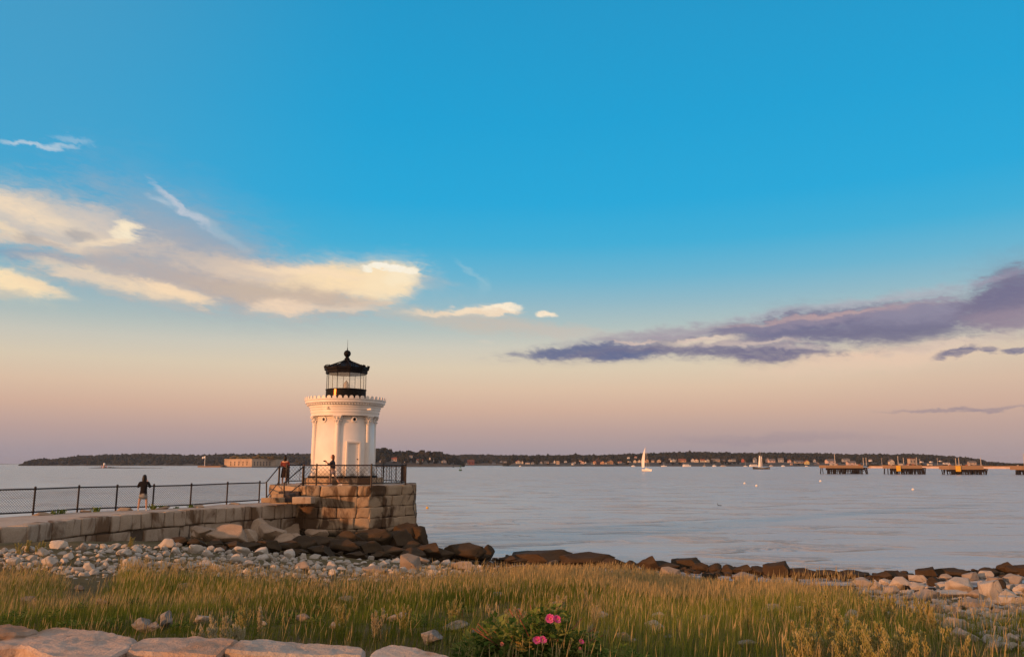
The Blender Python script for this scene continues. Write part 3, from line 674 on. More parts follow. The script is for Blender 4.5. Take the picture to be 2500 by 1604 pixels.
# ---------------------------------------------------------------- railings
wf = thing('chain_link_fence', 'black pipe fence with chain link along the back of the breakwater', 'fence', tuple(BACK[6]))
posts = [(-75, 1266)]+[(80, 1258), (188, 1250), (282, 1246.5), (372, 1243.5), (464, 1239), (553, 1231.5), (632, 1226.5)]
pp = []
for px, py in posts:
    p = on(px, py, 2.80); pp.append(p)
    m = MB(); m.tube(p-Vector((0, 0, .1)), p+Vector((0, 0, 1.17)), .042, 8); m.ball(p+Vector((0, 0, 1.18)), .055, 8); m.build('post', M['iron'], wf)
for nm, z in (('top_rail', 1.12), ('bottom_rail', .14)):
    m = MB()
    for a, b in zip(pp[:-1], pp[1:]): m.tube(a+Vector((0, 0, z)), b+Vector((0, 0, z)), .033, 8)
    m.build(nm, M['iron'], wf)
def lattice(a, b, z0, z1, step, r, m):
    a, b = Vector(a), Vector(b); l = (b-a).length; h = z1-z0; u = (b-a)/l; s = -h
    while s < l:
        for sg in (1, -1):
            t0, t1 = max(s, 0), min(s+h, l)
            if t1-t0 > .02:
                y0, y1 = (t0-s), (t1-s)
                if sg < 0: y0, y1 = h-y0, h-y1
                m.tube(a+u*t0+Vector((0, 0, z0+y0)), a+u*t1+Vector((0, 0, z0+y1)), r, 4)
        s += step
m = MB()
for a, b in zip(pp[:-1], pp[1:]): lattice(a, b, .16, 1.10, .11, .0045, m)
m.build('chain_link', M['iron'], wf)
for i, p in enumerate(pp[1:-1]):
    o = Vector((.55, -.25, .05)); mm = put_rock('footing_stone', ROCKS['tan'][i % 6], p+o, (.75, .5, .24), 'flat pale block against the foot of the '+ORD[i]+' breakwater fence post from the left', 'stone', 'blocks at the fence foot')
tufts = [(130, 1249, .3), (150, 1246, .38), (233, 1243, .42), (397, 1235, .36), (373, 1237, .5), (430, 1236, .12), (466, 1232, .25)]
for i, (px, py, h) in enumerate(tufts):
    p = at(px, py+h*28, 0+at_px_on(BACK, px).y-.3); p = Vector((p.x, p.y, 2.80)); m = MB(); r_ = random.Random(i)
    for k in range(34):
        a = r_.uniform(0, 6.28); q = p+Vector((math.cos(a), math.sin(a), 0))*r_.uniform(0, .16); d = Vector((r_.gauss(0, .5), r_.gauss(0, .5), 1)).normalized(); t = q+d*h*.6*r_.uniform(.4, 1); s = Vector((.02, 0, 0))
        m.add([q-s*.3, q+s*.3, t+s, t+Vector((0, 0, .05)), t-s], [(0, 1, 2, 3, 4)])
    tag(m.build('weed_tuft', M['rose_leaf']), 'small dark weed tuft at the fence foot, '+ORD[i]+' from the left along the breakwater', 'weed', 'weeds along the breakwater fence')

rl8 = octa(AP-.38); PR = thing('platform_railing', 'dark iron railing with mesh panels around the lighthouse platform', 'railing', (PCX, PCY, PZ))
zr0, zr1 = PZ+.14, PZ+1.10
order = [5, 6, 7, 0, 1, 2, 3]         # gap between vertex 4 and 5 is the stair opening
q5 = at(771.5, 1187, 44.1); q5.z = PZ; q6 = at(906, 1187, 44.0); q6.z = PZ; q7 = at(990, 1181, 46.3); q7.z = PZ; qa = at(740.5, 1186, 44.6); qa.z = PZ
q8 = at(981, 1178, 49.6); q8.z = PZ; q9 = Vector((PCX+1.6, PCY+AP-.4, PZ)); q10 = Vector((PCX-1.7, PCY+AP-.4, PZ)); q11 = Vector((PCX-AP+.35, PCY+1.3, PZ)); q12 = at(698, 1184, 45.6); q12.z = PZ
run = [qa, q5, q6, q7, q8, q9, q10, q11, q12]
top_ = MB(); bot_ = MB(); lat = MB()
for i, (a, b) in enumerate(zip(run[:-1], run[1:])):
    top_.tube(a+Vector((0, 0, 1.10)), b+Vector((0, 0, 1.10)), .035, 8); bot_.tube(a+Vector((0, 0, .14)), b+Vector((0, 0, .14)), .028, 8)
    lattice(a, b, PZ-a.z+.16, PZ-a.z+1.08, .23, .007, lat)
    l = (b-a).length; k = max(1, round(l/(.82 if i < 2 else .42 if i < 4 else .9)))
    for j in range(1, k): p = a.lerp(b, j/k); pik = MB(); pik.tube(p+Vector((0, 0, .14)), p+Vector((0, 0, 1.1)), .018, 6); pik.build('picket', M['iron'], PR)
for p in run:
    m = MB(); m.tube(p-Vector((0, 0, .1)), p+Vector((0, 0, 1.14)), .045, 8); m.ball(p+Vector((0, 0, 1.14)), .05, 8); m.build('post', M['iron'], PR)
top_.build('top_rail', M['iron'], PR); bot_.build('bottom_rail', M['iron'], PR); lat.build('mesh_panel', M['iron'], PR)
def handrail(label, lo, lo_y, lo_Y, hi, hi_y, hi_Y, foot):
    a = at(lo, lo_y, lo_Y); b = at(hi, hi_y, hi_Y); f = at(lo, foot, lo_Y)
    t = thing('handrail', label, 'handrail', tuple(f)); m = MB(); m.tube(a, b, .033, 8); m.build('top_bar', M['iron'], t)
    m = MB(); m.tube(f, a+Vector((0, 0, .04)), .04, 8); m.build('post', M['iron'], t)
    fb = b-Vector((0, 0, 1.05)); m = MB(); m.tube(f+Vector((0, 0, .22)), fb+Vector((0, 0, .18)), .026, 8); m.build('lower_bar', M['iron'], t)
    m = MB(); m.tube(fb-Vector((0, 0, .05)), b+Vector((0, 0, .04)), .055, 8); m.build('upper_post', M['iron'], t)
handrail('sloping iron handrail on the seaward side of the stone steps', 650.5, 1177, 43.3, 682.5, 1138, 45.9, 1225)
handrail('sloping iron handrail on the near side of the stone steps', 693.5, 1179, 43.0, 740.5, 1139, 44.5, 1224)
m = MB(); a = pp[-1]; b = at(650.5, 1178, 43.3); m.tube(a+Vector((0, 0, 1.1)), b, .03, 8); m.tube(a+Vector((0, 0, .15)), at(650.5, 1216, 43.3), .025, 8); m.build('end_rail', M['iron'], wf)
ch = MB(); p = at(1009, 1197, 46.6); pts = [p+Vector((math.sin(i*.9)*.05+i*.012, -.02, -i*.17)) for i in range(10)]
for a, b in zip(pts[:-1], pts[1:]): ch.tube(a, b, .022, 6)
tag(ch.build('hanging_chain', M['iron']), 'dark chain hanging down the right side of the stone platform', 'chain')

# ---------------------------------------------------------------- people
def skin(name, V, E, rad_, mat, parent, sub=2):
    me = bpy.data.meshes.new('tmp'); me.from_pydata(V, E, []); o = bpy.data.objects.new('tmp', me); COL.objects.link(o)
    md = o.modifiers.new('s', 'SKIN'); md.use_smooth_shade = True; md.branch_smoothing = .4
    for i, r in enumerate(rad_): me.skin_vertices[0].data[i].radius = (r, r) if not hasattr(r, '__len__') else r
    me.skin_vertices[0].data[0].use_root = True
    ss = o.modifiers.new('u', 'SUBSURF'); ss.levels = ss.render_levels = sub
    dg = bpy.context.evaluated_depsgraph_get(); m2 = bpy.data.meshes.new_from_object(o.evaluated_get(dg)); bpy.data.objects.remove(o)
    m2.name = name; m2.shade_smooth(); m2.materials.clear(); return link(name, m2, M[mat], parent)
def chain(V, E, Rr, start, pts):
    k = start
    for p, r in pts: V.append(p); Rr.append(r); E.append((k, len(V)-1)); k = len(V)-1
    return k
def hand(V, E, Rr, wrist, d, curl):
    """palm, thumb and four fingers from the wrist vertex, pointing along d and bending along curl"""
    d = Vector(d).normalized(); c = Vector(curl).normalized(); s = d.cross(c).normalized(); w = Vector(V[wrist])
    V.append(tuple(w+d*.06)); Rr.append((.032, .018)); E.append((wrist, len(V)-1)); pm = len(V)-1
    for i, (o, l) in enumerate(((-.03, .85), (-.01, 1.), (.012, .95), (.032, .75))):
        k = w+d*.09+s*o; chain(V, E, Rr, pm, [(tuple(k), .010), (tuple(k+d*.035*l+c*.008), .009), (tuple(k+d*.055*l+c*.03), .008), (tuple(k+d*.05*l+c*.05*l), .007)])
    k = w+d*.03-s*.035; chain(V, E, Rr, pm, [(tuple(k), .012), (tuple(k+d*.025-s*.015+c*.02), .010), (tuple(k+d*.04-s*.012+c*.035), .009)])
def head(parent, c, yaw, hair_mat, style, s=1.):
    """face with brow, nose, mouth, chin and ears: part of the body mesh is the neck; returns nothing"""
    ca, sa = math.cos(yaw), math.sin(yaw)
    def T(x, y, z): return (c[0]+(x*ca-y*sa)*s, c[1]+(x*sa+y*ca)*s, c[2]+z*s)      # +y is where the face looks
    bm = bmesh.new(); bmesh.ops.create_uvsphere(bm, u_segments=24, v_segments=18, radius=1.)
    for v in bm.verts:
        x, y, z = v.co; X, Y, Z = x*.075, y*.092, z*.115
        if z < 0: X *= 1-.28*z*z*1.2; Y *= 1-.10*z*z
        if y > .5:
            nz = math.exp(-((x/.16)**2))*math.exp(-((z+.12)/.2)**2); Y += .022*nz
            for ex in (-.42, .42): Y -= .010*math.exp(-(((x-ex)/.2)**2+((z-.08)/.12)**2))
            Y -= .006*math.exp(-((x/.35)**2+((z+.50)/.05)**2)); Y += .008*math.exp(-((x/.3)**2+((z+.85)/.15)**2))
        for ex in (-1, 1): X += ex*.014*math.exp(-(((x-ex)/.25)**2+((y+.05)/.22)**2+((z+.02)/.25)**2))
        v.co = T(X, Y, Z)
    me = bpy.data.meshes.new('head'); bm.to_mesh(me); bm.free(); me.shade_smooth(); h = link('head', me, M['skin'], parent)
    for ex in (-.03, .03):
        e = MB(); e.ball(T(ex, .083, .010), .009*s, 8); e.build('eye', M['hair_black'], h, True, False)
    bm = bmesh.new(); bmesh.ops.create_uvsphere(bm, u_segments=28, v_segments=20, radius=1.)
    for v in bm.verts:
        x, y, z = v.co; X, Y, Z = x*.094, y*.108-.018, z*.128+.016
        if y > .25 and z < .55: Y -= (y-.25)*.16                                   # open over the face
        if style == 'long' and z < 0 and y < .45: Z += z*.20*(1-max(0, y)); X *= 1.10+.28*abs(z); Y += z*.008
        if style == 'bob' and z < 0 and y < .3: Z += z*.12; X *= 1.05
        n = mnoise.noise(Vector((x*5, y*5, z*2)))*.008
        v.co = T(X*(1+n*4), Y*(1+n*4), Z)
    me = bpy.data.meshes.new('hair'); bm.to_mesh(me); bm.free(); me.shade_smooth(); hr = link('hair', me, M[hair_mat], parent)
    if style == 'bun': b = MB(); b.ball(T(0, -.10, .10), .055*s, 12); b.build('bun', M[hair_mat], hr, True, False)
def shoes(parent, feet, mat):
    for (x, y, z), yaw in feet:
        m = MB(); ca, sa = math.cos(yaw), math.sin(yaw); v = []
        prof = [(-.09, .035, .07), (-.05, .042, .085), (.02, .042, .07), (.08, .048, .05), (.14, .045, .042), (.17, .025, .03)]
        for t, w_, h in prof:
            for a in (-1, -.6, .6, 1): v.append((x+a*w_*ca-t*sa, y+a*w_*sa+t*ca, z+(.0 if abs(a) == 1 else h)))
        f = []
        for i in range(len(prof)-1):
            for j in range(4): f.append((i*4+j, i*4+(j+1) % 4, i*4+4+(j+1) % 4, i*4+4+j))
        f += [(0, 1, 2, 3), (len(v)-1, len(v)-2, len(v)-3, len(v)-4)]; m.add(v, f); m.build('shoe', M[mat], parent, True, False)

def woman_in_coat():
    p = on(347, 1246.5, 2.815); t = thing('person', 'person in long black coat with bare legs, standing on the breakwater', 'person', (p.x, p.y, p.z))
    V = [(0, 0, .86)]; Rr = [(.13, .10)]; E = []
    nk = chain(V, E, Rr, 0, [((0, .0, 1.05), (.12, .09)), ((0, 0, 1.26), (.14, .09)), ((0, .0, 1.37), (.07, .06)), ((0, .01, 1.44), .05)])
    for s in (-1, 1):
        chain(V, E, Rr, 0, [((s*.10, 0, .80), .085), ((s*.155, .01, .46), .052), ((s*.165, 0, .30), .052), ((s*.18, -.02, .08), .033), ((s*.185, .06, .04), .03)])
        k = chain(V, E, Rr, 2, [((s*.17, 0, 1.31), .05), ((s*.255, .06, 1.08), .036), ((s*.10, .24, 1.36), .026)])
        hand(V, E, Rr, k, (-s*.5, .3, .8), (-s, .2, -.2))
    skin('body', V, E, Rr, 'skin', t)
    V = [(0, 0, .50)]; Rr = [(.225, .17)]; E = []
    chain(V, E, Rr, 0, [((0, 0, .80), (.185, .14)), ((0, 0, 1.02), (.155, .115)), ((0, 0, 1.24), (.165, .11)), ((0, 0, 1.37), (.085, .075))])
    for s in (-1, 1): chain(V, E, Rr, 3, [((s*.185, 0, 1.31), .075), ((s*.27, .05, 1.07), .065), ((s*.14, .20, 1.30), .05)])
    skin('coat', V, E, Rr, 'coat', t)
    m = MB(); m.lathe([(.19, .545), (.19, .66), (.17, .80)], (0, 0, 0), 24); o = m.build('dress_hem', M['greycloth'], t, True, False); o.scale = (1, .75, 1)
    head(t, (0, .03, 1.535), 0, 'hair_black', 'long')
    shoes(t, [((-.185, 0, 0), .15), ((.185, 0, 0), -.1)], 'shoe')
    m = MB(); m.box((-.02, .27, 1.50), (.08, .015, .15)); m.build('phone', M['black'], t, False, False)
    t.rotation_euler.z = R(14)
woman_in_coat()
def woman_at_steps():
    p = at(693.5, 1182, 46.1); t = thing('person', 'person in red striped top and dark skirt at the head of the stone steps', 'person', (p.x, p.y, PZ-.01))
    V = [(0, 0, .88)]; Rr = [(.13, .10)]; E = []
    chain(V, E, Rr, 0, [((0, 0, 1.06), (.115, .09)), ((0, 0, 1.26), (.14, .09)), ((0, 0, 1.37), (.065, .06)), ((0, .01, 1.44), .045)])
    for s in (-1, 1):
        chain(V, E, Rr, 0, [((s*.085, 0, .80), .08), ((s*.095, .01, .46), .055), ((s*.10, -.02, .30), .052), ((s*.10, 0, .08), .034), ((s*.105, .06, .04), .03)])
        k = chain(V, E, Rr, 2, [((s*.17, 0, 1.31), .048), ((s*.215, .05, 1.06), .036), ((s*.13, .23, 1.10), .026)])
        hand(V, E, Rr, k, (-s*.4, .8, .3), (-s, .3, 0))
    skin('body', V, E, Rr, 'skin', t)
    V = [(0, 0, .98)]; Rr = [(.145, .11)]; E = []
    chain(V, E, Rr, 0, [((0, 0, 1.10), (.14, .105)), ((0, 0, 1.25), (.16, .105)), ((0, 0, 1.37), (.08, .07))])
    for s in (-1, 1): chain(V, E, Rr, 2, [((s*.18, 0, 1.31), .068), ((s*.225, .05, 1.08), .058), ((s*.17, .16, 1.08), .045)])
    skin('striped_top', V, E, Rr, 'stripe', t)
    m = MB(); m.lathe([(.215, .42), (.20, .62), (.175, .85), (.14, 1.01)], (0, 0, 0), 24); o = m.build('skirt', M['skirt'], t, True, False); o.scale = (1, .78, 1)
    head(t, (0, .03, 1.535), 0, 'hair_black', 'long'); shoes(t, [((-.10, 0, 0), .1), ((.10, 0, 0), -.1)], 'shoe')
woman_at_steps()
def woman_photographing():
    p = at(812, 1184.5, 44.75); t = thing('person', 'person in navy top and lilac shorts holding up a camera beside the lighthouse', 'person', (p.x, p.y, PZ-.01))
    V = [(0, 0, .90)]; Rr = [(.12, .11)]; E = []                                 # faces +y locally; turned to the left below
    chain(V, E, Rr, 0, [((0, .02, 1.08), (.11, .09)), ((0, .03, 1.28), (.13, .10)), ((0, .02, 1.39), (.065, .06)), ((0, .04, 1.46), .045)])
    chain(V, E, Rr, 0, [((-.08, .04, .82), .085), ((-.085, .13, .47), .055), ((-.085, .13, .30), .052), ((-.085, .14, .08), .034), ((-.085, .21, .035), .03)])
    chain(V, E, Rr, 0, [((.08, -.02, .82), .085), ((.085, -.10, .47), .056), ((.085, -.22, .31), .052), ((.085, -.38, .10), .034), ((.085, -.32, .045), .03)])
    for s in (-1, 1):
        k = chain(V, E, Rr, 2, [((s*.16, .03, 1.33), .048), ((s*.19, .20, 1.13), .037), ((s*.06, .38, 1.27), .026)])
        hand(V, E, Rr, k, (-s*.3, .5, .6), (-s, .3, 0))
    skin('body', V, E, Rr, 'skin', t)
    V = [(0, 0, .86)]; Rr = [(.18, .165)]; E = []
    chain(V, E, Rr, 0, [((0, .01, 1.08), (.16, .145)), ((0, .02, 1.27), (.155, .125)), ((0, .02, 1.39), (.08, .08))])
    for s in (-1, 1): chain(V, E, Rr, 2, [((s*.175, .03, 1.33), .075), ((s*.20, .18, 1.14), .070), ((s*.14, .29, 1.19), .058)])
    skin('navy_top', V, E, Rr, 'navy', t)
    V = [(0, 0, .88)]; Rr = [(.15, .14)]; E = []
    chain(V, E, Rr, 0, [((-.085, .04, .76), .105), ((-.09, .10, .60), .10)]); chain(V, E, Rr, 0, [((.085, -.02, .76), .105), ((.09, -.06, .60), .10)])
    skin('shorts', V, E, Rr, 'lilac', t)
    head(t, (0, .06, 1.555), 0, 'hair_brown', 'long'); shoes(t, [((-.085, .10, 0), 0), ((.085, -.42, .02), 0)], 'shoe')
    m = MB(); m.box((0, .47, 1.34), (.13, .05, .08)); m.tube((0, .49, 1.34), (0, .56, 1.345), .03, 10); m.build('camera', M['black'], t, False, False)
    m = MB(); m.tube((.05, .43, 1.31), (.06, .44, 1.05), .008, 5); m.build('camera_strap', M['black'], t, False, False)
    t.rotation_euler.z = R(90)
woman_photographing()

# ---------------------------------------------------------------- far shores
def land(name, label, prof, Dn, depth, base_h=.55, beach=1.5):
    """a low wooded hill whose skyline follows the pixel profile; returns its ground height function"""
    xs_px = [p[0] for p in prof]; N_ = 120; rows = 7; v = []; f = []
    for j in range(rows+1):
        t = j/rows
        for i in range(N_+1):
            px = xs_px[0]+(xs_px[-1]-xs_px[0])*i/N_; Dj = Dn+depth*t
            q = at(px, 1131.5, Dj); zt = max(at(px, float(np.interp(px, xs_px, [p[1] for p in prof])), Dj).z, .2)
            prof_t = min(1, beach/8+t*1.25)
            z = -.6 if j == 0 else max(.4, min(zt-6, zt*base_h*prof_t))
            if i in (0, N_): z = -.6
            v.append((q.x, Dj, z))
    for j in range(rows):
        for i in range(N_): a = j*(N_+1)+i; f.append((a, a+1, a+N_+2, a+N_+1))
    m = MB(); m.add(v, f); tag(m.build(name, M['shore'], None, True), label, None, None, 'structure')
    return lambda px, t: max(.4, min(at(px, float(np.interp(px, xs_px, [p[1] for p in prof])), Dn+depth*t).z-6, at(px, float(np.interp(px, xs_px, [p[1] for p in prof])), Dn+depth*t).z*base_h*min(1, beach/8+t*1.25)))
M['shore'] = granite('far_shore', (.065, .055, .038), (.13, .10, .07), .03, .0, None, None, 0, coords='P')
ICO = {}
def ico(sub):
    if sub not in ICO:
        bm = bmesh.new(); bmesh.ops.create_icosphere(bm, subdivisions=sub, radius=1.); bm.verts.index_update()
        ICO[sub] = (np.array([v.co[:] for v in bm.verts]), np.array([[v.index for v in f.verts] for f in bm.faces])); bm.free()
    return ICO[sub]
def blobs(name, items, mat, sub=2, rough=.22, parent=None):
    """many ragged crown lumps (centre, radii) in one mesh"""
    bv, bf = ico(sub); n = len(bv); V = []; Fc = []
    for k, (c, r) in enumerate(items):
        d = 1+rng.normal(0, rough, n); d = d[:, None]
        V.append(bv*d*np.array(r)+np.array(c)); Fc.append(bf+k*n)
    V = np.concatenate(V); Fc = np.concatenate(Fc)
    me = bpy.data.meshes.new(name); me.from_pydata(V.tolist(), [], Fc.tolist()); return link(name, me, mat, parent)
def wood(label, prof, Dn, depth, gfun, density, t0=.25, size=(4, 7), clear=()):
    xs_px = [p[0] for p in prof]; it = []
    wpx = xs_px[-1]-xs_px[0]
    for _ in range(int(wpx*density)):
        px = random.uniform(xs_px[0], xs_px[-1]); t = random.uniform(t0, 1.); D = Dn+depth*t
        ytop = float(np.interp(px, xs_px, [p[1] for p in prof])); zt = at(px, ytop, D).z*random.uniform(.86, 1.0)
        g0 = gfun(px, t); r = random.uniform(*size)
        if zt < 1.2: continue
        h = min(max(5, r*2), zt-g0*.3); lim = g0+random.uniform(8, 13)
        z1 = zt if t > .55 else min(zt, lim)
        if any(a < px < b and t < tt for a, b, tt in clear): continue
        p = at(px, 1131.5, D); rz = min(r*1.1, max(1., z1*.5)); it.append(((p.x, D, z1-rz), (r, r, rz)))
        it.append(((p.x+random.uniform(-r, r)*.7, D-r*.3, max(.8, z1-rz*1.9)), (r*.9, r*.9, rz)))
        if z1 > 16: it.append(((p.x+random.uniform(-r, r)*.7, D-r*.3, max(.8, z1-rz*2.9)), (r*.9, r*.9, rz)))
    tag(blobs('woods', it, M['wood_far']), label, None, None, 'stuff')
P_LEFT = [(58, 1136), (64, 1126), (78, 1122), (100, 1119), (125, 1121), (160, 1117), (190, 1112), (240, 1110), (300, 1108.5), (350, 1107), (400, 1108), (470, 1109), (500, 1110.5), (520, 1109), (570, 1106.5), (640, 1107), (770, 1107), (900, 1108), (930, 1112)]
P_HEAD = [(760, 1108), (840, 1097), (900, 1093), (935, 1092), (950, 1096), (965, 1101), (1000, 1099), (1015, 1103), (1025, 1098), (1040, 1100), (1055, 1101.5), (1075, 1102), (1090, 1107), (1105, 1112), (1120, 1119), (1130, 1128)]
P_FAR = [(1060, 1112), (1110, 1110.5), (1150, 1109), (1200, 1109.5), (1240, 1111), (1275, 1111), (1300, 1113)]
P_RIGHT = [(1240, 1114), (1262, 1111), (1275, 1111), (1290, 1113), (1320, 1111), (1345, 1112), (1380, 1112), (1390, 1109), (1420, 1111), (1500, 1110), (1560, 1107), (1600, 1106), (1650, 1104), (1700, 1103), (1760, 1104.5), (1800, 1106), (1850, 1106), (1880, 1104), (1950, 1106), (2000, 1106), (2030, 1107), (2080, 1109), (2130, 1109), (2155, 1108), (2180, 1110), (2210, 1108), (2240, 1108), (2290, 1112), (2330, 1115), (2365, 1118), (2395, 1121), (2406, 1127), (2430, 1128), (2460, 1131), (2520, 1131)]
gL = land('island', 'long low wooded island across the left of the bay', P_LEFT, 1900, 420)
gH = land('headland', 'wooded headland directly right of the lighthouse', P_HEAD, 1230, 260, .5)
gF = land('far_shore', 'wooded far shore in the gap right of the headland', P_FAR, 2000, 300)
gR = land('mainland', 'long wooded shore with houses along the right of the bay', P_RIGHT, 1480, 420, .5)
land('distant_land', 'faint far land on the open horizon at the far left', [(-60, 1129.5), (0, 1130), (60, 1131), (80, 1131.5)], 6500, 400, .9)
wood('dark woods covering the long island at the left', P_LEFT, 1900, 420, gL, 1.6, .06, (5, 9))
wood('woods on the far shore right of the headland', P_FAR, 2000, 300, gF, 2.2, .12, (5, 8))
wood('dark woods over the long right hand shore behind the houses', P_RIGHT, 1480, 420, gR, 2.2, .34, (4.5, 8))
wood('low scrub and hedges between the houses of the right hand shore', P_RIGHT, 1480, 420, gR, .55, .06, (1.8, 3.4))
wood('scrub along the foot of the headland', P_HEAD, 1230, 260, gH, 1.0, .10, (2., 3.4))
hd = [(908, 1094, 17), (922, 1093, 15), (938, 1092, 16), (953, 1096, 14), (968, 1101, 14), (984, 1101, 14), (1000, 1099, 15), (1014, 1103, 12), (1029, 1097.5, 15), (1045, 1101, 13), (1060, 1101.5, 14), (1076, 1102, 14), (1090, 1107, 13), (1104, 1112, 12), (1117, 1118, 10)]
for i, (px, py, wp) in enumerate(hd):
    D = 1230+260*random.uniform(.62, .8); tp = at(px, py, D); g0 = gH(px, .6); mpp = D/F; r = wp*mpp*.72
    t = thing('tree', 'broad dark tree on the headland skyline, '+ORD[i]+' from the left', 'tree', (tp.x, D, g0), 'trees on the headland')
    m = MB(); m.tube((tp.x, D, g0-1), (tp.x, D, g0+(tp.z-g0)*.6), .45, 7, .2); m.build('trunk', M['roof_dark'], t)
    it = []; h = tp.z-g0
    for k in range(26):
        a = random.uniform(0, 6.28); u = random.random()**.6; zz = random.uniform(.22, 1.)
        sp = math.sqrt(max(.05, 1-((zz-.5)/.56)**2)); rr = r*random.uniform(.22, .38)
        it.append(((math.cos(a)*r*u*sp*.8, math.sin(a)*r*u*sp*.8, zz*h-rr*.9), (rr, rr, rr*.85)))
    blobs('crown', it, M['tree_near'], 2, .24, t)

# ---------------------------------------------------------------- houses
HW = {}
def wallmat(c):
    if c not in HW:
        pal = {'white': (.66, .62, .58), 'cream': (.62, .53, .42), 'grey': (.34, .33, .33), 'tan': (.42, .32, .23), 'pink': (.55, .40, .34), 'orange': (.62, .33, .16), 'red': (.50, .13, .07), 'brown': (.13, .07, .05), 'yellow': (.60, .45, .17)}
        HW[c] = plain(c+'_wall', pal[c], .8)
    return HW[c]
HM = {}
def house_mesh(kind, wall, roof):
    """unit house: body 1 wide, 1 tall to the ridge; returns meshes for walls, roof, window, chimney"""
    k = (kind, wall, roof)
    if k in HM: return HM[k]
    eave = {'gable': .58, 'side': .62, 'flat': .92}[kind]; b = MB(); r = MB(); d = .8
    b.box((0, 0, eave/2-.03), (1, d, eave+.06))
    if kind == 'gable':                                   # gable end towards the water
        b.add([(-.5, -.4, eave), (.5, -.4, eave), (0, -.4, .97), (-.5, .4, eave), (.5, .4, eave), (0, .4, .97)], [(0, 1, 2), (5, 4, 3)])
        for s in (-1, 1): r.add([(s*.58, -.47, eave-.06), (0, -.47, 1.), (0, .47, 1.), (s*.58, .47, eave-.06), (s*.58, -.47, eave), (0, -.47, 1.07), (0, .47, 1.07), (s*.58, .47, eave)], [(0, 1, 2, 3), (7, 6, 5, 4), (0, 4, 5, 1), (2, 6, 7, 3), (0, 3, 7, 4)])
    elif kind == 'side':
        b.add([(-.5, -.4, eave), (-.5, .4, eave), (-.5, 0, .95), (.5, -.4, eave), (.5, .4, eave), (.5, 0, .95)], [(0, 2, 1), (3, 4, 5)])
        for s in (-1, 1): r.add([(-.54, s*.47, eave-.05), (-.54, 0, 1.), (.54, 0, 1.), (.54, s*.47, eave-.05), (-.54, s*.47, eave), (-.54, 0, 1.06), (.54, 0, 1.06), (.54, s*.47, eave)], [(0, 1, 2, 3), (7, 6, 5, 4), (0, 4, 5, 1), (2, 6, 7, 3), (0, 3, 7, 4)])
    else: r.box((0, 0, eave+.03), (1.06, .88, .08))
    out = []
    for nm, mm, mt in (('wall', b, wallmat(wall)), ('roof', r, M[roof])):
        me = bpy.data.meshes.new(nm); me.from_pydata(mm.v, [], mm.f); me.materials.append(mt); out.append((nm, me))
    for x in ((-.26, .26) if kind != 'gable' else (-.22, .22)):
        q = MB(); q.box((x, -.405, eave*.55), (.14, .02, eave*.36)); me = bpy.data.meshes.new('window'); me.from_pydata(q.v, [], q.f); me.materials.append(M['roof_dark']); out.append(('window', me))
    q = MB(); q.box((.2, .12, 1.02), (.09, .09, .2)); me = bpy.data.meshes.new('chimney'); me.from_pydata(q.v, [], q.f); me.materials.append(M['roof_red']); out.append(('chimney', me))
    HM[k] = out; return out
def house(px, py, wpx, hpx, kind, wall, roof, D, label, gf, group, name='house'):
    mpp = D/F; p = at(px, py+hpx/2, D); w = wpx*mpp; h = hpx*mpp
    t = thing(name, label, 'house', (p.x, D, p.z-.3), group, random.uniform(-.2, .45))
    for nm, me in house_mesh(kind, wall, roof):
        if nm == 'chimney' and (kind == 'flat' or wpx < 6): continue
        o = bpy.data.objects.new(nm, me); COL.objects.link(o); o.parent = t; o.scale = (w, max(6, w*.6), h+.3)
    # the ground it stands on
    return p.z
def z2(u, v, x0, y0, k): return x0+u/k, y0+v/k
HL = []    # (segment, px, py, w, h, kind, wall, roof, D)
def hs(seg, x0, y0, k, D, rows):
    for u, v, w_, h_, kd, wl, rf_ in rows: HL.append((seg, x0+u/k, y0+v/k, w_/k, h_/k, kd, wl, rf_, D))
hs('head', 880, 1080, 5.717, 1262, [(295, 252, 50, 38, 'gable', 'white', 'roof_grey'), (468, 235, 75, 48, 'side', 'pink', 'roof_red'), (632, 255, 40, 34, 'gable', 'white', 'roof_dark'), (672, 250, 30, 20, 'side', 'tan', 'roof_red'), (825, 255, 85, 45, 'side', 'white', 'roof_red'), (1000, 242, 52, 44, 'side', 'white', 'roof_grey'), (970, 220, 18, 34, 'gable', 'white', 'roof_dark'), (1165, 262, 56, 34, 'gable', 'grey', 'roof_grey'), (705, 196, 44, 30, 'side', 'grey', 'roof_grey')])
hs('mid', 880, 1080, 5.717, 1490, [(1540, 276, 90, 62, 'side', 'red', 'roof_red'), (1490, 292, 30, 22, 'side', 'pink', 'roof_grey'), (1430, 284, 14, 16, 'gable', 'white', 'roof_grey'), (1860, 288, 44, 20, 'side', 'grey', 'roof_grey'), (1965, 266, 30, 20, 'gable', 'grey', 'roof_grey'), (2020, 270, 36, 20, 'side', 'grey', 'roof_grey'), (2200, 272, 60, 40, 'gable', 'cream', 'roof_red'), (2262, 275, 22, 34, 'gable', 'cream', 'roof_grey'), (2335, 287, 60, 18, 'side', 'white', 'roof_grey')])
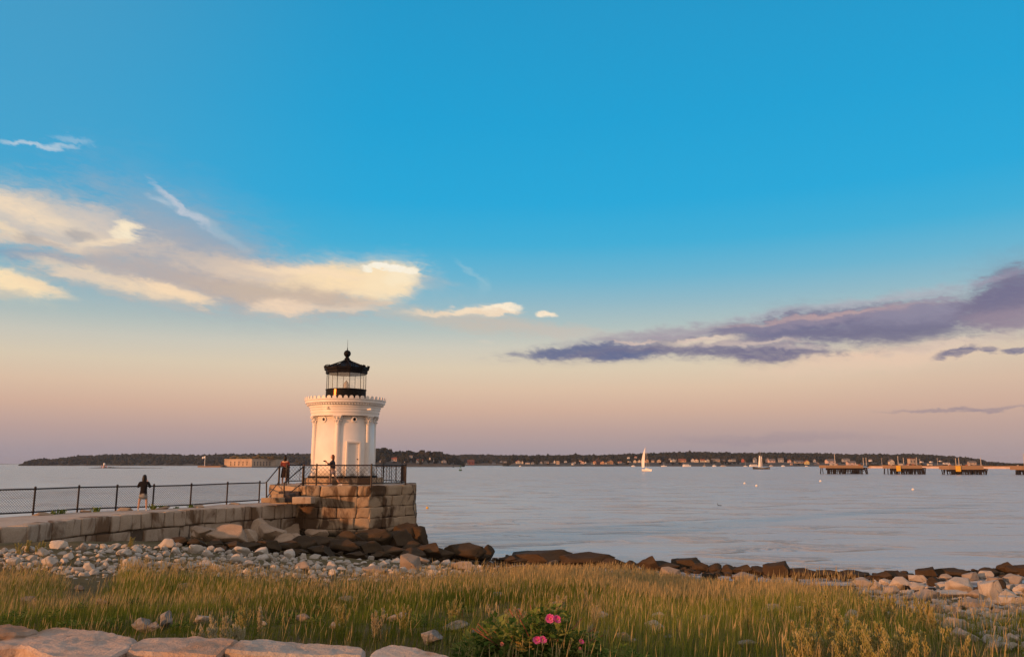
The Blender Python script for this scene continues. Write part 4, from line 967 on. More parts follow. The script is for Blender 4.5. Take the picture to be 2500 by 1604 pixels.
hs('mid', 1250, 1070, 5.717, 1490, [(290, 343, 30, 26, 'gable', 'grey', 'roof_grey'), (405, 338, 36, 28, 'gable', 'grey', 'roof_grey'), (480, 335, 66, 28, 'side', 'tan', 'roof_grey'), (556, 328, 34, 28, 'gable', 'grey', 'roof_dark'), (594, 324, 22, 36, 'gable', 'white', 'roof_grey'), (640, 335, 44, 44, 'flat', 'tan', 'roof_grey'), (745, 322, 30, 24, 'gable', 'white', 'roof_grey'), (850, 350, 26, 32, 'gable', 'white', 'roof_grey'), (880, 335, 22, 24, 'gable', 'grey', 'roof_grey'), (955, 310, 34, 20, 'side', 'pink', 'roof_dark'), (983, 338, 52, 34, 'gable', 'pink', 'roof_red'), (1026, 335, 16, 22, 'gable', 'white', 'roof_grey'), (1130, 346, 54, 26, 'side', 'cream', 'roof_grey'), (1153, 330, 26, 26, 'gable', 'orange', 'roof_red'), (1200, 322, 72, 74, 'gable', 'brown', 'roof_dark'), (1260, 335, 46, 38, 'gable', 'orange', 'roof_dark'), (1308, 342, 22, 22, 'gable', 'cream', 'roof_dark'), (1370, 328, 76, 54, 'gable', 'orange', 'roof_dark'), (1505, 332, 48, 20, 'side', 'tan', 'roof_red'), (1625, 268, 24, 24, 'gable', 'white', 'roof_grey'), (1632, 322, 38, 16, 'side', 'white', 'roof_grey'), (1725, 262, 24, 24, 'gable', 'pink', 'roof_red')])
hs('ships', 1250, 1070, 5.717, 1490, [(1715, 318, 40, 36, 'gable', 'cream', 'roof_dark'), (1775, 315, 36, 34, 'gable', 'cream', 'roof_dark'), (1880, 312, 46, 44, 'gable', 'orange', 'roof_dark'), (1965, 312, 42, 34, 'side', 'tan', 'roof_dark'), (2050, 312, 54, 38, 'gable', 'tan', 'roof_dark'), (2205, 286, 26, 20, 'gable', 'grey', 'roof_grey'), (2245, 305, 62, 38, 'gable', 'cream', 'roof_dark'), (2290, 300, 20, 28, 'gable', 'tan', 'roof_dark')])
hs('ships', 1650, 1080, 5.717, 1490, [(85, 250, 100, 40, 'side', 'orange', 'roof_red'), (235, 246, 44, 40, 'gable', 'white', 'roof_grey'), (286, 252, 54, 38, 'gable', 'cream', 'roof_red'), (370, 252, 62, 34, 'side', 'cream', 'roof_red'), (437, 250, 52, 38, 'gable', 'cream', 'roof_dark'), (555, 246, 106, 38, 'side', 'tan', 'roof_grey'), (660, 252, 52, 24, 'side', 'orange', 'roof_grey'), (750, 250, 40, 32, 'gable', 'grey', 'roof_grey'), (806, 247, 56, 30, 'side', 'grey', 'roof_grey'), (936, 250, 26, 40, 'gable', 'red', 'roof_red'), (1105, 245, 40, 60, 'gable', 'grey', 'roof_grey')])
hs('pier', 1650, 1080, 5.717, 1490, [(1282, 246, 50, 50, 'gable', 'pink', 'roof_grey'), (1335, 254, 90, 46, 'side', 'pink', 'roof_grey'), (1465, 246, 70, 48, 'side', 'grey', 'roof_grey'), (1585, 260, 40, 38, 'gable', 'pink', 'roof_red'), (1705, 270, 136, 34, 'side', 'tan', 'roof_grey'), (1828, 275, 58, 48, 'gable', 'yellow', 'roof_red'), (1935, 252, 28, 38, 'gable', 'grey', 'roof_grey'), (1965, 292, 62, 34, 'gable', 'pink', 'roof_grey'), (1612, 298, 20, 26, 'gable', 'pink', 'roof_grey')])
hs('behind', 2000, 1080, 4.8, 1490, [(130, 220, 108, 44, 'side', 'pink', 'roof_grey'), (312, 206, 78, 34, 'side', 'grey', 'roof_grey'), (372, 240, 100, 40, 'side', 'pink', 'roof_grey'), (600, 207, 24, 24, 'gable', 'white', 'roof_grey'), (845, 226, 62, 54, 'gable', 'cream', 'roof_grey'), (1085, 222, 82, 68, 'flat', 'tan', 'roof_red'), (1200, 226, 30, 16, 'side', 'white', 'roof_grey'), (1312, 226, 28, 14, 'side', 'white', 'roof_grey'), (1296, 258, 48, 24, 'flat', 'cream', 'roof_grey'), (1420, 216, 22, 12, 'side', 'white', 'roof_grey'), (1490, 242, 66, 18, 'side', 'white', 'roof_grey'), (1790, 240, 84, 38, 'side', 'tan', 'roof_grey')])
WHERE = {'head': 'on the headland right of the lighthouse', 'mid': 'on the shore between the headland and the white sailboat', 'ships': 'on the shore between the sailboat and the schooner', 'pier': 'on the shore between the schooner and the first pier', 'behind': 'on the shore behind the old piers'}
for seg in WHERE:
    L_ = sorted([h for h in HL if h[0] == seg], key=lambda h: h[1]); cnt = {}
    for h in L_: cnt.setdefault((h[6]), []).append(h)
    for h in L_:
        _, px, py, wp, hp, kd, wl, rf_, D = h; same = cnt[wl]
        word = {'gable': 'gabled house', 'side': 'wide house', 'flat': 'flat roofed building'}[kd]; rn = {'roof_red': 'reddish', 'roof_grey': 'grey', 'roof_dark': 'dark'}[rf_]
        lab = ('only ' if len(same) == 1 else ORD[same.index(h)]+' ')+wl+' house from the left ' if len(same) > 1 else 'only '+wl+' house '
        lab += WHERE[seg]
        D2 = D+random.uniform(0, 25) if seg != 'head' else D+random.uniform(0, 12)
        house(px, py, wp, hp, kd, wl, rf_, D2, lab, None, 'houses along the far shore')

# ---------------------------------------------------------------- fort, beacon, buoys
def fort():
    A, Bc, C = at(547, 1139.5, 1120), at(614.5, 1139.5, 1090), at(673, 1139.5, 1122)
    h = zat(1120, 1090); t = thing('island_fort', 'old granite island fort with two rows of gun windows and a grassy roof', 'fort', (Bc.x, Bc.y, 0))
    Z = Vector((C.x+6, C.y+40, 0)); Y = Vector((A.x+4, A.y+45, 0))
    poly = [(A.x, A.y), (Bc.x, Bc.y), (C.x, C.y), (Z.x, Z.y), (Y.x, Y.y)]
    m = MB(); m.prism(poly, -.5, h); m.build('wall', plain('fort_stone', (.42, .31, .22), .9, .2, 0, .2, .1), t)
    m = MB(); cx = sum(p[0] for p in poly)/5; cy = sum(p[1] for p in poly)/5; m.prism([(cx+(p[0]-cx)*1.02, cy+(p[1]-cy)*1.02) for p in poly], -.6, 1.2); m.build('foundation', plain('fort_base', (.12, .09, .07), .9), t)
    m = MB(); m.prism([(cx+(p[0]-cx)*1.008, cy+(p[1]-cy)*1.008) for p in poly], h-.6, h+.15); m.build('parapet', plain('fort_parapet', (.36, .28, .20), .9), t)
    it = [((cx+random.uniform(-30, 32), cy+random.uniform(-22, 8), h+random.uniform(-.5, 2.4)), (random.uniform(4, 7), 5, random.uniform(1.2, 2.3))) for _ in range(60)]
    it += [((cx+4+random.uniform(-3, 3), cy-6, h+4.3), (3, 3, 2))]
    o = blobs('grass_roof', [((a-t.location.x, b-t.location.y, c), r) for (a, b, c), r in it], leafy('roof_brush', [(.07, .06, .03), (.12, .09, .04), (.09, .06, .03)], 0, False, .1), 2, .15, t)
    for (p, q), xs in (((A, Bc), (563.3, 573.2, 583.3, 593.2, 602.9)), ((Bc, C), (620.4, 627.9, 635.3, 642.8, 650.1, 658))):
        d = (q-p).normalized(); rz = math.atan2(d.y, d.x)
        for x in xs:
            s = (x-p.x*0)/1; f_ = (x-(547 if p == A else 614.5))/((614.5-547) if p == A else (673-614.5)); c = p.lerp(q, f_)
            for z0, z1, ww in ((h*.50, h*.68, 2.1), (h*.22, h*.44, 1.8)):
                m = MB(); m.box((c.x, c.y, (z0+z1)/2), (ww*.75, .5, z1-z0), rz); m.build('window', M['roof_dark'], t)
fort()
def fort_wharf():
    a, b = at(485, 1139, 1110), at(541, 1139, 1110); t = thing('wharf', 'low brown wharf and shore left of the island fort', 'wharf', (a.x, 1110, 0))
    m = MB(); m.box(((a.x+b.x)/2, 1112, .9), (b.x-a.x, 12, 2.0)); m.build('deck', M['wood'], t); 
    it = [((random.uniform(a.x+8, b.x), 1116, random.uniform(1.5, 3.2)), (3, 3, 1.2)) for _ in range(14)]; blobs('bank', [((x-t.location.x, y-1110, z), r) for (x, y, z), r in it], M['shore'], 2, .15, t)
    p = at(511, 1133, 1108); m = MB(); m.box((p.x, 1108, 2.6), (7, 4, 1.6)); m.add([(p.x-4, 1105.6, 3.4), (p.x+4, 1105.6, 3.4), (p.x+4, 1110.4, 3.4), (p.x-4, 1110.4, 3.4), (p.x-1, 1108, 5), (p.x+1, 1108, 5)], [(0, 1, 5, 4), (2, 3, 4, 5), (1, 2, 5), (3, 0, 4)]); m.build('shed', M['roof_dark'], t)
    p = at(499.5, 1135, 1104); f = thing('flagpole', 'white flagpole with a flag on the wharf beside the island fort', 'flagpole', (p.x, 1104, 1.9))
    zt = zat(1113, 1104); m = MB(); m.tube((p.x, 1104, 1.9), (p.x, 1104, zt), .38, 8, .28); m.build('pole', M['hull_white'], f)
    m = MB(); vs = []
    for i in range(7):
        for j in (0, 1): vs.append((p.x-i*.68, 1104+math.sin(i*1.1)*.5, zt-.2-j*2.4-i*.18)); 
    vs += [(x, y+.06, z) for x, y, z in vs]; k = 14
    m.add(vs, [(2*i, 2*i+1, 2*i+3, 2*i+2) for i in range(6)]+[(k+2*i, k+2*i+2, k+2*i+3, k+2*i+1) for i in range(6)]); m.build('flag', M['sail'], f)
fort_wharf()
def ledge():
    it = []
    for i in range(46):
        px = 224+166*i/45; p = at(px, 1141.5, 905); hgt = .35+.9*math.exp(-((px-262)/22)**2)+.35*math.exp(-((px-310)/40)**2)
        it.append(((p.x+random.uniform(-1, 1), 905+random.uniform(-2, 2), .0), (2.6, 3., hgt)))
    o = blobs('rock_ledge', it, M['rock_dark'], 2, .14); tag(o, 'low dark rock ledge awash in the bay, carrying a small beacon', 'rock ledge')
    p = at(254, 1141, 903); t = thing('beacon', 'tiny red and white beacon light on the dark rock ledge', 'beacon', (p.x, 903, .6))
    m = MB(); m.lathe([(2.0, .2), (1.9, 1.0), (1.2, 1.2), (.9, 3.6)], (p.x, 903, 0), 12); m.build('base', plain('beacon_base', (.42, .26, .22), .8), t)
    m = MB(); m.lathe([(1., 3.6), (1., 5.2), (.3, 5.8)], (p.x, 903, 0), 12); m.build('lamp_housing', M['hull_white'], t)
    m = MB(); m.tube((p.x-3, 903, .6), (p.x-3, 903, 3.0), .3, 6); m.tube((p.x+2.6, 903, .6), (p.x+2.6, 903, 2.8), .3, 6); m.build('marker_post', M['red'], t)
ledge()
def buoy(px, pyb, D, h, label, mat):
    p = at(px, pyb, D); t = thing('buoy', label, 'buoy', (p.x, D, 0)); r = h*.30
    m = MB(); m.lathe([(r*.9, -.3), (r, 0), (r, h*.2), (r*.75, h*.26)], (p.x, D, 0), 16); m.build('float', M[mat], t)
    m = MB()
    for k in range(4):
        a = R(45+90*k); m.tube((p.x+r*.7*math.cos(a), D+r*.7*math.sin(a), h*.22), (p.x+r*.3*math.cos(a), D+r*.3*math.sin(a), h*.78), h*.025, 6)
    m.lathe([(r*.36, h*.55), (r*.36, h*.60)], (p.x, D, 0), 10); m.build('tower', M[mat], t)
    m = MB(); m.lathe([(r*.30, h*.70), (r*.42, h*.74), (r*.42, h*.92), (r*.1, h)], (p.x, D, 0), 10); m.build('lantern', M[mat], t)
buoy(1124, 1148, 575, 3.6, 'dark green channel buoy with a lattice top, largest buoy in the bay', 'green')
buoy(1107, 1140.5, 1050, 3.4, 'tiny farther buoy left of the dark green channel buoy', 'pile')
def small_float(px, py, mat, r, label, cat='float'):
    p = on(px, py, 0.); t = thing('mooring_float', label, cat, (p.x, p.y, 0), 'floats on the bay'); m = MB(); m.ball((p.x, p.y, r*.45), r, 14, (1, 1, .85)); m.build('ball', M[mat], t, True)
    m = MB(); m.lathe([(r*.16, r*1.2), (r*.16, r*1.5), (r*.30, r*1.5), (r*.30, r*1.62)], (p.x, p.y, 0), 8); m.build('ring', M['galv'], t)
for px, py, r, lb in ((1818, 1181, .30, 'white mooring float on the bay, leftmost, below the schooner'), (1847, 1187, .30, 'white mooring float in the open bay, lowest and just right of another white float'), (2003, 1175.5, .34, 'white mooring float in the open bay directly below the first pier'), (2229, 1196, .26, 'faint white mooring float below the second pier')): small_float(px, py, 'hull_white', r, lb)
small_float(1043, 1241, 'yellow', .16, 'small yellow float on the water right of the stone platform')
def cormorant():
    p = on(1756, 1234, 0.); t = thing('bird', 'dark water bird swimming low in the open bay', 'bird', (p.x, p.y, 0))
    V = [(0, 0, .02)]; Rr = [(.10, .07)]; E = []; chain(V, E, Rr, 0, [((.22, 0, .03), (.09, .06)), ((.42, 0, .05), (.03, .02))])
    chain(V, E, Rr, 0, [((-.18, 0, .06), .055), ((-.24, 0, .18), .032), ((-.25, 0, .30), .028), ((-.28, 0, .36), .038), ((-.36, 0, .37), .014), ((-.42, 0, .365), .008)])
    skin('body', V, E, Rr, 'pile', t); t.scale = (.75, .75, .7)
cormorant()

# ---------------------------------------------------------------- boats
def hull(m, L_, Bm, fb, dr=.3, sheer=.25, n=16):
    v = []; f = []
    for i in range(n+1):
        t = i/n; x = (t-.5)*L_; w = Bm/2*(math.sin(math.pi*min(1, .12+t*.98))**.6 if t < .98 else .05); s = sheer*(2*t-1)**2
        v += [(x, -w, fb+s), (x, -w*.86, fb*.3), (x, -w*.4, -dr), (x, w*.4, -dr), (x, w*.86, fb*.3), (x, w, fb+s)]
    for i in range(n):
        for j in range(5): a = i*6+j; f.append((a, a+6, a+7, a+1))
        f.append((i*6+5, i*6+11, i*6+6, i*6))
    f += [(0, 1, 2, 3, 4, 5), tuple(n*6+k for k in (5, 4, 3, 2, 1, 0))]; m.add(v, f)
def sail_mesh(m, pts, bulge=.5, n=8, th=.05):
    """triangular or four cornered sail between its corners, bellied to leeward"""
    P = [Vector(p) for p in pts]; 
    if len(P) == 3: P = [P[0], P[1], P[2], P[2]]
    nr = (P[1]-P[0]).cross(P[3]-P[0]).normalized(); vs = []
    for o in (0, 1):
        for i in range(n+1):
            for j in range(n+1):
                s, t = i/n, j/n; p = (P[0].lerp(P[1], s)).lerp(P[3].lerp(P[2], s), t); vs.append(p+nr*(math.sin(math.pi*s)*math.sin(math.pi*min(1, t*.9+.1))*bulge+o*th))
    q = (n+1)**2; f = []
    for i in range(n):
        for j in range(n): a = i*(n+1)+j; f += [(a, a+n+1, a+n+2, a+1), (q+a, q+a+1, q+a+n+2, q+a+n+1)]
    m.add(vs, f)
def sailboat():
    p = on(1580, 1150, 0.); D = p.y; mp = D/F; t = thing('sailboat', 'white sailboat under a tall pale sail in the middle of the bay', 'sailboat', (p.x, D, 0))
    L_ = 7.2; m = MB(); hull(m, L_, 2.7, 1.25); 
    yaw = R(-58); 
    def rot(mb): 
        mb.v = [(x*math.cos(yaw)-y*math.sin(yaw)+p.x, x*math.sin(yaw)+y*math.cos(yaw)+D, z) for x, y, z in mb.v]; return mb
    m.v = [(x*1.25, y*1.25, z) for x, y, z in m.v]; rot(m).build('hull', M['hull_white'], t, True)
    m = MB(); m.box((.2, 0, 1.6), (3., 1.5, .6), 0, .85); rot(m).build('cabin', M['hull_white'], t)
    mt = at(1576.5, 1090, D); mb_ = Vector((mt.x, D, 1.2)); m = MB(); m.tube(mb_, (mt.x, D, mt.z+.2), .10, 8, .06); m.build('mast', M['galv'], t)
    m = MB(); c = at(1568, 1141.5, D); a = at(1575.2, 1091.5, D); b = at(1573, 1140.5, D)
    sail_mesh(m, [(c.x, D+1.5, c.z), (b.x, D-.2, b.z), (a.x, D-.1, a.z)], -.3); 
    e1 = at(1566.8, 1125, D); e2 = at(1570.2, 1106, D); m.add([(c.x, D+1.5, c.z), (e1.x, D+1.5, e1.z), (e2.x, D+.8, e2.z), (a.x, D-.1, a.z), (c.x, D+1.55, c.z), (e1.x, D+1.55, e1.z), (e2.x, D+.85, e2.z), (a.x, D-.05, a.z)], [(0, 1, 2, 3), (7, 6, 5, 4)])
    m.build('sail', M['sail'], t, True)
    s2 = at(1579, 1104, D); m = MB(); m.tube((s2.x-.2, D, s2.z), at(1586, 1141, D), .05, 6); m.tube((mt.x, D, mt.z), at(1583, 1143, D), .03, 6); m.build('stay', M['galv'], t)
    for i, (dx, lab) in enumerate(((1579.5, 'person in dark clothes seated in the cockpit of the white sailboat'),)):
        c = at(dx, 1141, D); q = thing('person', lab, 'person', (c.x, D-.3, 1.3)); V = [(0, 0, .1)]; Rr = [.22]; E = []
        chain(V, E, Rr, 0, [((0, 0, .42), .19), ((0, 0, .66), .10), ((0, 0, .84), .13), ((0, 0, .92), .10)]); chain(V, E, Rr, 0, [((.12, -.3, .15), .13), ((.14, -.45, -.2), .09)]); chain(V, E, Rr, 0, [((-.12, -.3, .15), .13), ((-.14, -.45, -.2), .09)])
        chain(V, E, Rr, 1, [((.26, -.05, .5), .08), ((.36, -.2, .25), .06)]); chain(V, E, Rr, 1, [((-.26, -.05, .5), .08), ((-.36, -.2, .25), .06)]); skin('body', V, E, Rr, 'coat', q, 1)
sailboat()
def schooner():
    p = on(1859, 1145.3, 0.); D = p.y; t = thing('schooner', 'dark hulled schooner with tall cream sails before the houses', 'schooner', (p.x, D, 0))
    m = MB(); hull(m, 12.5, 3.4, 1.5, .3, .7); yaw = R(-40); m.v = [(x*math.cos(yaw)*1.25-y*math.sin(yaw)+p.x, x*math.sin(yaw)*1.25+y*math.cos(yaw)+D, z) for x, y, z in m.v]; m.build('hull', M['hull_black'], t, True)
    for (px, yt) in ((1855.5, 1096), (1860, 1110)):
        a = at(px, yt, D); m = MB(); m.tube((a.x, D, 1.5), (a.x, D, a.z), .13, 8, .06); m.build('mast', M['galv'], t)
    def sl(c4, nm):
        m = MB(); q = [at(x, y, D) for x, y in c4]; sail_mesh(m, [(v.x, D+dy, v.z) for v, dy in zip(q, (1.8, -.2, -.1, .8))], -.4); m.build(nm, M['sail'], t, True)
    sl([(1852.5, 1140), (1856.5, 1139), (1855.6, 1113), (1853.8, 1112)], 'mainsail'); sl([(1857.6, 1140), (1859.8, 1139), (1859.6, 1114), (1858, 1114)], 'foresail')
    m = MB(); a, b, c = at(1857.5, 1111, D), at(1860, 1116, D), at(1852, 1111, D); m.tube(c, b, .09, 6); m.build('gaff', M['galv'], t)
    a, b = at(1845, 1140.5, D), at(1851, 1141.5, D); m = MB(); m.tube(a, b, .10, 6); m.build('bowsprit', M['pile'], t)
schooner()
def motorboat(px, pyb, wpx, hpx, D, label, mat='hull_white', cab=.5, mast=0, name='motorboat', cat='boat'):
    mp = D/F; p = at(px, pyb, D); t = thing(name, label, cat, (p.x, D, 0), 'boats moored off the far shore'); L_ = wpx*mp; h = hpx*mp
    m = MB(); hull(m, L_, L_*.3, h*.45, .3, h*.15); m.v = [(x+p.x, y+D, z) for x, y, z in m.v]; m.build('hull', M[mat], t, True)
    if cab: m = MB(); m.box((p.x-L_*.05, D, h*.68), (L_*cab, L_*.2, h*.5), 0, .88); m.build('cabin', M[mat], t); m = MB(); m.box((p.x-L_*.05, D-L_*.1, h*.72), (L_*cab*.8, L_*.012, h*.18)); m.build('window', M['roof_dark'], t)
    if mast: m = MB(); m.tube((p.x, D, h*.3), (p.x, D, mast*mp), .16, 6); m.build('mast', M['galv'], t)
D0 = 1330
for a in ((1270, 1136.5, 5, 3.5, 'small white boat below the cream houses, far left of the sailboat', 'hull_white', .4, 0), (1546, 1136, 9, 4, 'small white boat just left of the tall sailboat', 'hull_white', .5, 0), (1621, 1136.5, 14, 4, 'low white boat with a thin mast right of the tall sailboat', 'hull_white', .3, 11), (1669, 1137, 5, 7, 'little orange lit sail skiff right of the low masted boat', 'sail', .4, 8),
          (1677, 1137, 20, 6, 'large cream motor yacht moored below the long orange house', 'hull_white', .6, 0), (1720, 1137, 8, 4, 'small grey moored boat with a short mast right of the cream yacht', 'galv', .3, 9), (1744, 1137, 9, 5, 'white moored boat with a pointed canopy right of the small grey boat', 'hull_white', .5, 0), (1766, 1137, 14, 4, 'low grey motorboat moored between the pointed canopy boat and the masted sloop', 'galv', .5, 0),
          (1820, 1137.5, 9, 3, 'slim moored sloop with a bare tall mast left of the white ferry', 'hull_white', .3, 14), (1841, 1137.2, 23, 6, 'long white ferry moored close left of the schooner', 'hull_white', .75, 0), (1883, 1137.2, 9, 5, 'small grey moored boat close right of the schooner', 'galv', .5, 0), (1912, 1137.5, 9, 4, 'small pinkish boat moored below the long tan house', 'hull_white', .5, 0), (1969, 1138, 7, 3, 'tiny white boat moored left of the first pier', 'hull_white', .4, 0)):
    motorboat(*a[:4], D0, *a[4:])

# ---------------------------------------------------------------- old piers and causeway
def pier(x0, x1, yt, yb, yw, D, label, yel=None, posts_=(), seed=0):
    r = random.Random(seed); a, b = at(x0, yw, D), at(x1, yw, D); t = thing('old_pier', label, 'pier', (a.x, D, 0), 'old piers at the right')
    zt, zb = zat(yt, D), zat(yb, D); zm = zb-.2; dep = 9; w_ = b.x-a.x
    m = MB(); m.box(((a.x+b.x)/2-w_*.08, D+dep/2, (zt+zb)/2), (w_*.84, dep, zt-zb)); m.build('deck', M['wood'], t)
    m = MB(); m.box((b.x-w_*.08, D+dep/2+.3, zb+.15), (w_*.18, dep*.6, .5)); m.build('side_walkway', M['wood'], t)
    for i in range(56):
        x = a.x+w_*(.02+.93*(i//2+r.uniform(-.3, .3))/27.5); y = D+(.5 if i % 2 else r.uniform(2, dep-.6)); x2 = x+(r.uniform(-.5, .5) if r.random() < .6 else r.uniform(-1.2, 1.2))
        m = MB(); m.tube((x2, y, -1), (x, y, zm+.3), r.uniform(.18, .30), 7); m.build('pile', M['pile'], t)
    m = MB()
    for z in (zb-.45, zb*.52): m.box(((a.x+b.x)/2-w_*.04, D+.6, z), (w_*.8, .3, .3)); 
    m.box(((a.x+b.x)/2, D+3.4, zb-.5), (w_*.9, .3, .9)); m.build('cross_beam', M['pile'], t)
    if yel:
        p, q = at(yel[0], yel[3], D), at(yel[1], yel[2], D); m = MB(); m.box(((p.x+q.x)/2, D-.35, (p.z+q.z)/2), (q.x-p.x, .5, q.z-p.z)); m.build('fender_panel', M['yellow'], t)
    for px, py in posts_:
        p = at(px, py, D+2); m = MB(); m.tube((p.x, D+2, zt), (p.x, D+2, p.z), .17, 7, .13); m.build('post', M['galv'], t)
    for i in range(7):
        m = MB(); x = a.x+w_*r.uniform(.05, .8); s = r.uniform(.4, 1.1); m.box((x, D+r.uniform(1, 6), zt+s*.35), (s*r.uniform(.8, 2), s, s*.7)); m.build('deck_fitting', M['roof_red' if i % 2 else 'galv'], t)
pier(2018, 2126, 1135.5, 1142.5, 1154.5, 395, 'old timber pier on dark piles, leftmost and carrying the tallest pole', None, ((2037, 1107), (2107, 1117), (2114, 1116.5)), 1)
pier(2177, 2267, 1135.5, 1143.5, 1156, 385, 'old timber pier on dark piles with a yellow panel, middle of the row', (2188.5, 2197, 1136.5, 1150), ((2191.5, 1113), (2205, 1117), (2237, 1116)), 2)
pier(2319, 2419, 1136, 1146, 1158.5, 372, 'old timber pier on dark piles with a yellow panel, right end of the row', (2333.5, 2343.5, 1137, 1151), ((2332.5, 1118), (2340, 1117.5), (2393.5, 1117)), 3)
pier(2497, 2563, 1137, 1147, 1160, 365, 'old timber pier cut off by the right edge of the view', None, ((2498, 1107),), 4)
def causeway():
    a, b = at(2125, 1141, 900), at(2560, 1142, 760); t = thing('causeway', 'long low pale causeway behind the old piers', 'causeway', (a.x, a.y, 0)); m = MB(); n_ = 60; vs = []
    for i in range(n_+1):
        p = a.lerp(b, i/n_); z = 1.8+random.uniform(-.12, .12); vs += [(p.x, p.y-2.5, -.5), (p.x, p.y-.6, z), (p.x, p.y+5, z), (p.x, p.y+7, -.5)]
    m.add(vs, [(i*4+j, i*4+4+j, i*4+5+j, i*4+1+j) for i in range(n_) for j in range(3)]); m.build('bank', granite('causeway_stone', (.45, .33, .26), (.58, .45, .38), .3, .3, None, None, 0, coords='P'), t)
    for nm, z, hh in (('guard_wall', 2.25, .8),):
        m = MB(); vs = []
        for i in range(n_+1): p = a.lerp(b, i/n_); vs += [(p.x, p.y+2, z-hh/2), (p.x, p.y+2, z+hh/2), (p.x, p.y+2.4, z+hh/2), (p.x, p.y+2.4, z-hh/2)]
        m.add(vs, [(i*4+j, i*4+4+j, i*4+4+(j+1) % 4, i*4+(j+1) % 4) for i in range(n_) for j in range(4)]); m.build(nm, M['wood'], t)
    for i, (px, py) in enumerate(((2152, 1118), (2245, 1120), (2288, 1118))):
        f = (px-2125)/435; p = a.lerp(b, f); q = at(px, py, p.y+2); u = thing('utility_pole', 'thin utility pole on the causeway, '+ORD[i]+' from the left', 'pole', (q.x, q.y, 1.8), 'poles along the causeway'); m = MB(); m.tube((q.x, q.y, 1.7), (q.x, q.y, q.z), .22, 7, .16); m.build('mast', M['galv'], u); m = MB(); m.tube((q.x-1.1, q.y, q.z-.6), (q.x+1.1, q.y, q.z-.6), .12, 6); m.build('cross_arm', M['galv'], u)
    it = [((lambda p: (p.x, p.y+14, random.uniform(1.5, 3.2)))(a.lerp(b, random.uniform(.02, .98))), (random.uniform(2, 4.), 2, random.uniform(.8, 1.6))) for _ in range(90)]
    tag(blobs('scrub', it, M['tree_near'], 2, .2), 'low dark scrub along the back of the causeway', None, None, 'stuff')
causeway()

# ---------------------------------------------------------------- rocks on the shore
ORD_ = lambda i: ORD[i] if i < 26 else ('twenty-seventh', 'twenty-eighth', 'twenty-ninth', 'thirtieth')[i-26]
SCL = lambda L, k: [(a, c-(c-b)*k, c, d*k) for a, b, c, d in L]
BIG = [(645, 1268, 1306, 46), (710, 1264, 1299, 80), (665, 1288, 1327, 68), (716, 1288, 1312, 66), (718, 1306, 1326, 42), (762, 1270, 1288, 34), (800, 1277, 1308, 60), (835, 1283, 1304, 50), (500, 1288, 1323, 66), (548, 1295, 1331, 80), (578, 1292, 1316, 38), (628, 1270, 1320, 40), (600, 1300, 1326, 44), (478, 1300, 1322, 34), (775, 1292, 1318, 50), (690, 1312, 1332, 44)]
for i, r in enumerate(sorted(SCL(BIG, 1.28))):
    px_rock('boulder', 'tan', *r, 'tan angular boulder piled against the breakwater and platform, '+ORD[i]+' from the left', 'tan boulders by the breakwater', k=i)
DK = [(870, 1272, 1312, 90), (930, 1282, 1318, 90), (985, 1290, 1330, 60), (840, 1300, 1336, 80), (900, 1304, 1340, 90), (965, 1306, 1344, 80), (780, 1310, 1342, 70), (735, 1318, 1346, 70), (830, 1326, 1352, 80), (890, 1330, 1356, 80), (950, 1334, 1360, 80), (1000, 1326, 1356, 60), (700, 1328, 1350, 60), (650, 1326, 1348, 60), (600, 1324, 1344, 50), (770, 1336, 1358, 60), (560, 1326, 1344, 50), (1040, 1334, 1366, 66), (1075, 1340, 1368, 50), (1010, 1346, 1368, 60), (520, 1322, 1338, 44), (860, 1352, 1368, 50), (920, 1350, 1368, 50), (470, 1318, 1336, 44), (720, 1342, 1356, 44), (430, 1316, 1332, 40), (860, 1262, 1300, 70), (800, 1268, 1300, 60), (950, 1278, 1312, 60)]
for i, r in enumerate(sorted(SCL(DK, 1.22))):
    px_rock('boulder', 'dark', *r, 'dark weedy boulder under the platform, '+ORD[i]+' from left in the pile', 'dark boulders under the platform', k=i)
p = at(1014, 1328, 44.5)
put_rock('boulder', ROCKS['slabdark'][0], (p.x, 45.3, p.z+.35), (1.35, 1.5, 1.25), 'large squared dark block leaning out at the right foot of the platform', 'rock', None, .2, (3, 6))
WET = [(1130, 1334, 1372, 84), (1195, 1334, 1368, 36), (1165, 1352, 1372, 50), (1235, 1362, 1378, 50), (1272, 1356, 1378, 64), (1335, 1352, 1380, 150), (1425, 1358, 1384, 120), (1490, 1364, 1386, 66), (1545, 1374, 1392, 30), (1583, 1364, 1394, 46), (1628, 1371, 1394, 56), (1688, 1368, 1390, 64), (1712, 1380, 1398, 34), (1748, 1377, 1400, 42), (1785, 1384, 1402, 36), (1815, 1384, 1405, 46), (1860, 1382, 1406, 38), (1911, 1378, 1410, 58), (1960, 1394, 1412, 70), (2020, 1395, 1412, 90), (2095, 1399, 1414, 74), (2156, 1401, 1419, 46), (2200, 1395, 1417, 52), (2276, 1391, 1416, 46), (2335, 1394, 1413, 66), (2388, 1400, 1412, 54), (2425, 1392, 1408, 46), (2456, 1378, 1404, 40), (2490, 1380, 1406, 46), (2520, 1384, 1408, 50)]
for i, r in enumerate(sorted(WET)):
    if r[0] == 1195: px_rock('wet_rock', 'slabdark', *r, 'upright pointed dark rock at the water edge right of the platform', None, (4, 22), 1); continue
    px_rock('wet_rock', 'dark', r[0], r[1]-3, r[2], r[3]*1.25, 'dark wet rock along the waterline, '+ORD_(i)+' counting rightward from the platform', 'dark wet rocks along the waterline', k=i, tilt=(random.uniform(-3, 3), random.uniform(-3, 3)))
